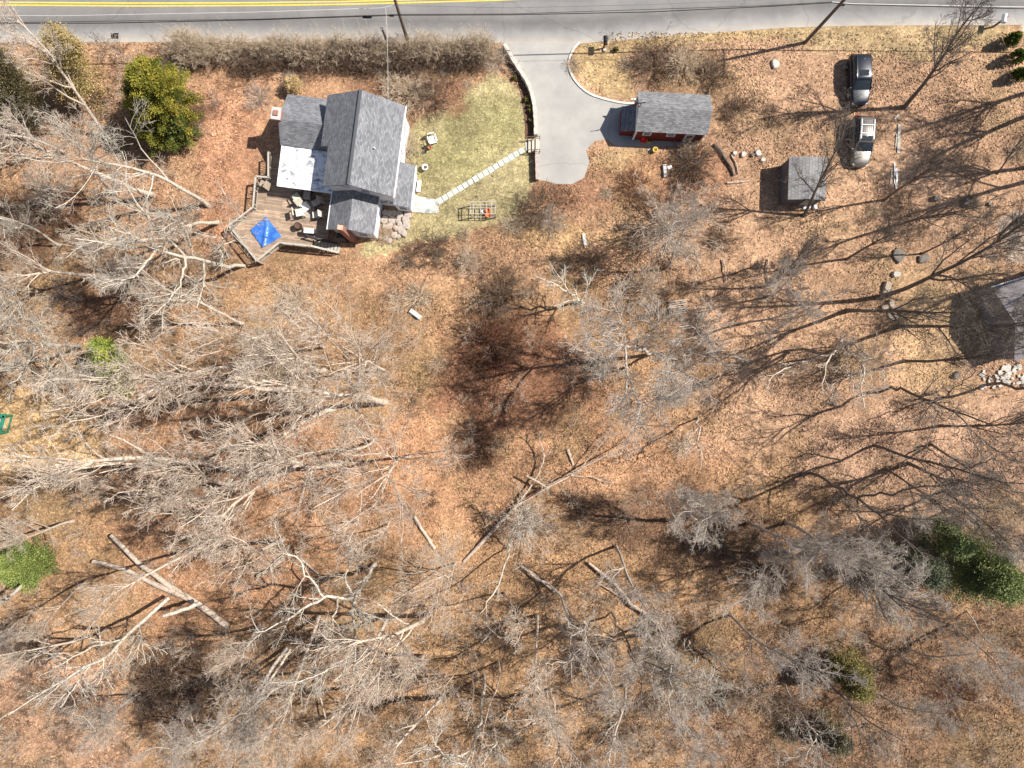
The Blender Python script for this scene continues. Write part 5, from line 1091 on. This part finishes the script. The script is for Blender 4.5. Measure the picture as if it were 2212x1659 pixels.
t("small_tree", "small crooked grey tree beside the fallen trunk", "tree", 'bark_pale', [
    [(1096, 1190, 0, .13), (1104, 1165, 2, .12), (1117, 1145, 3.5, .1), (1122, 1110, 5, .06), (1120, 1080, 6, .02)], [(1117, 1145, 3.5, .08), (1150, 1140, 5, .03)], [(1106, 1160, 2.5, .08), (1130, 1165, 4, .03)], [(1120, 1130, 4, .06), (1145, 1100, 6, .02)]], k=(9, 6, 4), absl=1.8, seed=27)

# fallen trees and logs
t("fallen_tree", "long fallen forked tree trunk lying across the leaf litter at centre", "fallen tree", 'log', [
    [(1002, 1213, .3, .30), (1050, 1165, .5, .34), (1100, 1105, .8, .34), (1140, 1072, .8, .28), (1185, 1052, .8, .2), (1230, 1028, .9, .17), (1270, 1005, 1.0, .14), (1310, 985, 1.1, .1), (1378, 948, 1.3, .03)],
    [(1125, 1080, .8, .2), (1148, 1050, .8, .16), (1165, 1020, .9, .14), (1178, 990, 1.0, .12), (1172, 965, 1.2, .1), (1163, 948, 1.4, .07)], [(1138, 1028, 1.5, .16), (1160, 1040, 1.6, .17), (1185, 1055, 1.6, .15)], [(1230, 1028, .9, .08), (1280, 1030, .6, .06), (1310, 1045, .3, .03)],
    [(1250, 1015, .9, .09), (1290, 970, 1.2, .07), (1320, 935, 1.4, .03)], [(1200, 1040, .9, .08), (1250, 1010, 1.4, .04)]], k=(6, 3, 0), absl=1.3, wobp=.04, t=(.5, 1), wob=.1, seed=28, parts=("trunk", "branches"))
def log(pts, r, lb, m='log', rb=None, name="fallen_log", cat="log"):
    P = [W(x, y, z) for x, y, z in pts]; Q = np.array([list(p) for p in P]); u = np.linspace(0, len(P)-1, 9); Q = np.stack([np.interp(u, range(len(P)), Q[:, c]) for c in range(3)], 1); Q += rng.normal(size=Q.shape)*.03
    V, F = tubes([(Q[None], np.linspace(r, rb or r*.7, 9)[None])]); o = np_mesh(name, V, F, M[m], smooth=True)
    n = len(V)//9 if r > .059 else 3
    return tag(o, lb, cat)
log([(240, 1156, 1), (300, 1215, .8), (360, 1262, .6), (420, 1300, .5), (493, 1352, .3)], .22, "long pale fallen log running diagonally in the lower left wood", 'log', .34)
log([(200, 1212, .9), (270, 1228, .9), (330, 1262, .8), (407, 1292, .6)], .2, "second pale fallen log crossing beside the long diagonal log", 'log', .28)
log([(430, 1304, 2.5), (400, 1316, 2.8), (353, 1331, 3.2)], .22, "short bright broken log stub lying over the diagonal log", 'bark_pale', .16)
log([(895, 1113, .3), (915, 1150, .4), (940, 1184, .3)], .15, "short dark-sided log with a pale cut end above the lower middle trees", 'log', .2)
log([(1273, 1218, .5), (1330, 1262, .5), (1365, 1305, .5), (1405, 1335, .6), (1433, 1360, .5)], .14, "long peeling fallen log in the lower centre right", 'log', .22)
log([(1292, 1258, .4), (1310, 1270, .4), (1340, 1288, .4)], .07, "thin branch log beside the long peeling log", 'log')
log([(1508, 1398, 1), (1545, 1415, 1.2), (1580, 1456, 1)], .1, "dark fallen log with pale twigs in the lower right", 'bark_dark')
log([(1126, 1222, .3), (1160, 1246, .3), (1200, 1280, .4)], .13, "pale log at the foot of the dark forked tree", 'log')
log([(1226, 970, .2), (1232, 985, .2), (1238, 1005, .2)], .17, "short thick split stump log inside the fallen tree's branches", 'log', .1)
log([(678, 1418, .4), (690, 1500, 1), (710, 1572, 1.5)], .1, "thin pinkish straight log in the bottom middle wood", 'log', .07)
log([(1659, 560, .2), (1655, 590, .2), (1662, 608, .2)], .07, "thin pale stick pair in the litter below the garage trees", 'log'); log([(1562, 560, .2), (1567, 585, .3), (1570, 610, .2)], .08, "brown vertical stick in the litter at right of centre", 'log')
log([(1545, 310, .2), (1562, 335, .25), (1580, 360, .25), (1586, 380, .2)], .16, "rotten dark log right of the bramble mound", 'bark_dark'); log([(1580, 335, .1), (1590, 355, .15), (1594, 375, .1)], .08, "pale rotten branch beside the dark rotten log", 'log')
log([(1570, 395, .15), (1600, 393, .2), (1617, 390, .15)], .1, "short brown log below the rotten log", 'log'); log([(613, 1205, .5), (590, 1225, .5), (556, 1245, .5)], .24, "thick orange-brown broken log left of the gnarled tree", 'log')
log([(640, 1200, .3), (665, 1220, .3), (690, 1240, .3)], .12, "orange-brown log under the gnarled tree's limb", 'log'); log([(0, 1302, 5), (20, 1290, 5.5), (44, 1267, 6)], .2, "pale snapped trunk end at the left edge below the green evergreen", 'bark_pale')
log([(620, 1400, .5), (590, 1440, 2), (553, 1497, 4), (500, 1560, 6)], .2, "grey double trunk leaning down-left in the bottom wood", 'bark_grey', .1); log([(628, 1402, .5), (600, 1445, 2), (562, 1500, 4)], .14, "slimmer trunk alongside the grey double trunk", 'bark', .08)

# ------------------------------------------------------------------ bare trees placed by base and tip
TT = [
 ('full0', 232, 296, 5, 75, 1.0, "bare tree fanning to the upper left corner between the cedars"), ('grey0', 140, 330, -60, 200, 1.1, "grey bare tree at the left edge under the cedars"),
 ('pale0', 450, 445, 200, 300, 1.0, "pale bare tree fanning up-left below the large cedar"), ('full1', 330, 420, 40, 330, 1.1, "bare tree stretching left across the upper left thicket"),
 ('pale1', 130, 530, -90, 470, .9, "pale thick-limbed tree at the left edge level with the deck"), ('full2', 470, 480, 300, 370, 1.0, "bare tree with pale limbs directly left of the deck"),
 ('full3', 205, 598, -30, 565, 1.0, "bare tree pointing left above the red-roofed outbuilding"), ('grey1', 330, 640, 130, 600, .9, "grey bare tree between the gnarled tree and the outbuilding"),
 ('full0', 610, 780, 310, 785, .9, "long pale fan tree pointing at the bright young evergreen"), ('full1', 640, 835, 275, 905, .9, "long fan tree just below the one facing the young evergreen"),
 ('full2', 525, 700, 345, 705, .9, "small pink-grey fan tree above the long pale fan tree"), ('vase0', 700, 750, 560, 690, .95, "round-crowned bare tree in the middle left clearing"),
 ('vase1', 830, 800, 720, 755, .95, "round-crowned bare tree with radiating pale limbs nearest the centre left"), ('vase0', 640, 755, 545, 770, .8, "overlapping bare crown left of the round-crowned tree"),
 ('full3', 830, 868, 690, 905, 1.1, "bare tree with long dark shadow below the radiating round crown"), ('thin0', 630, 873, 470, 925, .9, "slim broken-topped tree left of the middle litter patch"),
 ('full0', 722, 882, 460, 975, .8, "bare tree with a smooth visible trunk below the slim broken tree"), ('vase1', 885, 985, 800, 1050, 1.0, "widest bare crown at lower centre left with drooping pale limbs"),
 ('full2', 538, 1013, 180, 1075, 1.05, "tree with thick white trunk fanning left below the clearing"), ('full1', 515, 1042, 200, 1115, .8, "partner trunk fanning left just below the thick white trunk"),
 ('thin1', 812, 946, 650, 1040, .9, "thin forked snag between the middle fan trees"), ('full3', 735, 1000, 550, 1110, .95, "bright tipped bare tree fanning down-left in the middle left"),
 ('full0', 160, 1125, -60, 1145, .9, "pale bare tree at the left edge above the green evergreen"), ('full1', 310, 1065, 120, 1110, .8, "bare tree fan between the clearing and the diagonal logs"),
 ('full2', 505, 1120, 240, 1245, .9, "bare tree fanning over the crossed logs"), ('full3', 610, 1165, 400, 1280, .9, "bare tree fanning down-left right of the crossed logs"),
 ('thin0', 773, 1128, 700, 1190, 1.0, "small snapped tree above the big gnarled tree, left one"), ('thin1', 840, 1128, 790, 1200, 1.1, "small snapped tree above the big gnarled tree, right one"), ('thin0', 678, 1162, 620, 1210, 1.0, "short snapped tree beside the orange logs"),
 ('vase0', 984, 1215, 945, 1330, .95, "bare tree with a small radial crown between gnarled tree and fallen trunk"), ('full0', 925, 1325, 800, 1560, .9, "long straight leaning tree in the bottom middle"),
 ('full1', 688, 1330, 610, 1590, .8, "dark-sided tall trunk left of bottom middle"), ('thin1', 847, 1418, 770, 1560, 1.0, "slim trunk between the bottom middle trees"), ('full2', 913, 1418, 850, 1620, .9, "tree with grey crown filling the bottom middle"),
 ('thin0', 990, 1420, 965, 1560, .9, "thin straight trunk left of the thick bottom trunk"), ('thin1', 963, 1458, 925, 1620, .8, "thin trunk nearest the bottom middle crown"), ('thin0', 1020, 1457, 1000, 1600, .9, "thin crooked trunk beside the pale lichen tree"), ('thin1', 1076, 1430, 1070, 1620, .9, "thin dark trunk right of the pale lichen tree"),
 ('thin0', 1090, 1280, 1100, 1450, .9, "thin dark straight trunk below the gnarled snag"), ('grey0', 580, 1480, 400, 1700, 1.0, "bare tree in the bottom left wood behind the double trunk"), ('pale0', 640, 1450, 520, 1640, .9, "pale bare tree in the bottom wood left of middle"),
 ('full3', 760, 1480, 690, 1690, .9, "bare tree at the bottom edge left of middle"), ('grey1', 300, 1500, 110, 1620, .9, "hazy grey bare tree in the lower left corner"), ('full0', 180, 1380, -30, 1480, .8, "bare tree beside the snapped trunk's top"), ('full1', 200, 1250, 10, 1330, .8, "bare tree between the snapped trunk and the green evergreen"),
 ('grey1', 1426, 1500, 1440, 1640, 1.1, "hazy grey bare tree at the bottom right of centre"), ('grey0', 1350, 1480, 1375, 1660, 1.0, "bare tree at the bottom edge beside the thick curving trunk"), ('full2', 1130, 1500, 1130, 1680, 1.0, "bare tree at the bottom edge under the dark forked tree"),
 ('grey0', 1580, 1330, 1680, 1480, 1.0, "grey bare tree in the lower right wood beside the fallen log"), ('grey1', 1490, 1120, 1600, 1200, .9, "small hazy bare tree on the lower middle slope"), ('grey0', 1620, 1130, 1760, 1220, 1.0, "hazy bare tree beside the very dark thicket"),
 ('pale0', 1845, 1260, 1950, 1330, 1.1, "pale radiating bare tree in the right wood left of the pines"), ('grey1', 1700, 1190, 1840, 1270, 1.0, "grey bare tree between the dark thicket and the pale radiating tree"), ('pale1', 1800, 1330, 1860, 1410, .8, "leafy-tipped pale tree above the olive pine"),
 ('grey0', 2060, 1100, 2230, 1140, 1.1, "grey bare tree at the right edge above the pines"), ('grey1', 1930, 1100, 2060, 1160, 1.0, "bare tree with dark limbs left of the upper pine"), ('grey0', 1960, 1400, 2100, 1490, 1.0, "bare tree below the large pine"), ('grey1', 2050, 1350, 2230, 1450, 1.0, "grey bare tree at the right edge below the large pine"),
 ('grey0', 1900, 1500, 2040, 1620, .8, "bare tree in the bottom right corner wood"), ('thin0', 1985, 1440, 2080, 1520, .9, "slender tree with pale leaf clusters in the lower right"),
 ('open0', 1953, 233, 2130, 45, 1.05, "dark bare tree right of the two cars leaning toward the road"), ('open1', 1737, 467, 1800, 300, 1.0, "bare tree with lit pale limbs reaching over the grey shed"),
 ('open2', 1909, 433, 2060, 350, .8, "thin bare tree below the silver car"), ('open0', 1912, 494, 2080, 430, .8, "thin bare tree right of the shed leaning up-right"), ('open1', 2155, 377, 2215, 270, .8, "dark bare tree near the right edge above the paved patch"),
 ('open2', 1905, 641, 2205, 575, .9, "long dark tree over the log piles pointing at the neighbouring house"), ('open0', 1992, 548, 2110, 490, .8, "dark bare tree above the neighbouring house"), ('open1', 1940, 705, 2190, 700, .9, "twiggy tree crossing the neighbouring house's shadow"),
 ('open2', 2030, 920, 2215, 950, .8, "slim dark tree right of the crooked tree"), ('open0', 2010, 958, 2150, 1050, .8, "dark bare tree between the bent trunk and the right edge"), ('open1', 1912, 1010, 2050, 1110, .7, "slim dark tree left of the right edge trees, lower slope"), ('open2', 1650, 620, 1740, 575, .9, "small light tree above the wide litter slope"),
 ('grey1', 1440, 580, 1530, 520, .8, "bare tree whose shadow joins the large pale shrub"), ('open0', 1590, 590, 1650, 560, .7, "small bare tree left of the log rounds"),
 ('open1', 2290, 178, 2680, -36, 1.0, "bare tree standing just outside the right edge casting the upper shadow", 17), ('open2', 2262, 235, 2643, 38, 1.0, "bare tree standing just outside the right edge casting the second shadow", 17),
 ('open0', 2300, 345, 2694, 185, 1.0, "bare tree standing just outside the right edge casting the double shadow", 17), ('open1', 2290, 372, 2680, 221, 1.0, "bare tree standing just outside the right edge beside the double shadow", 17), ('open2', 2330, 560, 2733, 471, 1.0, "bare tree standing just outside the right edge level with the paved patch", 17),
 ('grey0', 1700, 1130, 1860, 1200, 1.2, "wide hazy tree left of the dark thicket's upper side"), ('grey1', 1760, 1160, 1900, 1250, 1.2, "dense grey crown above the pale radiating tree"), ('open1', 1800, 1180, 1960, 1290, 1.0, "dark twiggy tree tangled with the dense grey crown"),
 ('grey0', 1640, 1200, 1740, 1290, 1.1, "tangled grey tree over the very dark thicket"), ('grey1', 1440, 1120, 1530, 1190, .9, "faint hazy tree at the centre of the lower slope"), ('grey0', 1330, 1180, 1380, 1290, .9, "hazy small tree right of the gnarled snag"),
 ('grey1', 1440, 1360, 1500, 1470, 1.1, "dense grey haze tree beside the pale barked trunk"), ('grey0', 1390, 1350, 1440, 1480, 1.1, "grey haze tree left of the pale barked trunk"), ('grey1', 1210, 1350, 1235, 1490, 1.0, "hazy tree crossing the dark forked tree"),
 ('pale0', 2090, 1320, 2180, 1420, .9, "pale twiggy tree below the large pine's edge"), ('grey0', 2130, 1160, 2260, 1220, 1.0, "grey tree between the right pines"), ('open0', 1960, 1000, 2110, 1080, 1.1, "dark tree with crossing limbs on the right slope"),
 ('open2', 2040, 1060, 2190, 1130, 1.0, "dark leaning tree above the upper pine"), ('open1', 1829, 671, 2060, 650, .8, "slim dark tree parallel to the long dark tree"), ('open0', 1950, 780, 2150, 790, .8, "fine twigged tree below the neighbouring house's shadow"),
 ('grey1', 1660, 640, 1790, 600, .8, "light twiggy crown over the wide litter slope"), ('grey0', 1600, 700, 1720, 680, .8, "light twiggy crown right of the broken pallet"), ('open2', 1830, 560, 1960, 500, .8, "thin dark tree above the log rounds"),
 ('full1', 380, 520, 180, 430, 1.0, "bare tree filling the thicket left of the gnarled deck tree"), ('full2', 250, 420, 20, 330, 1.0, "bare tree in the middle of the upper left thicket"),
 ('full0', 700, 800, 480, 830, .8, "bare tree bundle between the two long fans"), ('full2', 650, 1000, 430, 1060, .8, "bare tree fan at the middle left below the smooth trunk"), ('full1', 440, 1180, 220, 1270, .8, "bare tree fan left of the crossed logs' ends"),
 ('full3', 840, 1330, 760, 1520, .9, "bare leaning tree under the gnarled tree's right limb"), ('full0', 560, 1350, 420, 1500, .9, "bare tree below the broken log stub"), ('grey1', 480, 1560, 330, 1720, 1.0, "hazy tree at the bottom edge right of the dark thicket"),
 ('full2', 960, 1500, 930, 1700, 1.0, "bare tree at the bottom edge left of the pale lichen tree"), ('grey0', 60, 1330, -90, 1400, .9, "grey bare tree at the left edge below the snapped trunk end"), ('full1', 1160, 1330, 1165, 1480, .8, "bare tree between the thin dark trunk and the forked tree"),
]
for a in TT: place_tree(*a)
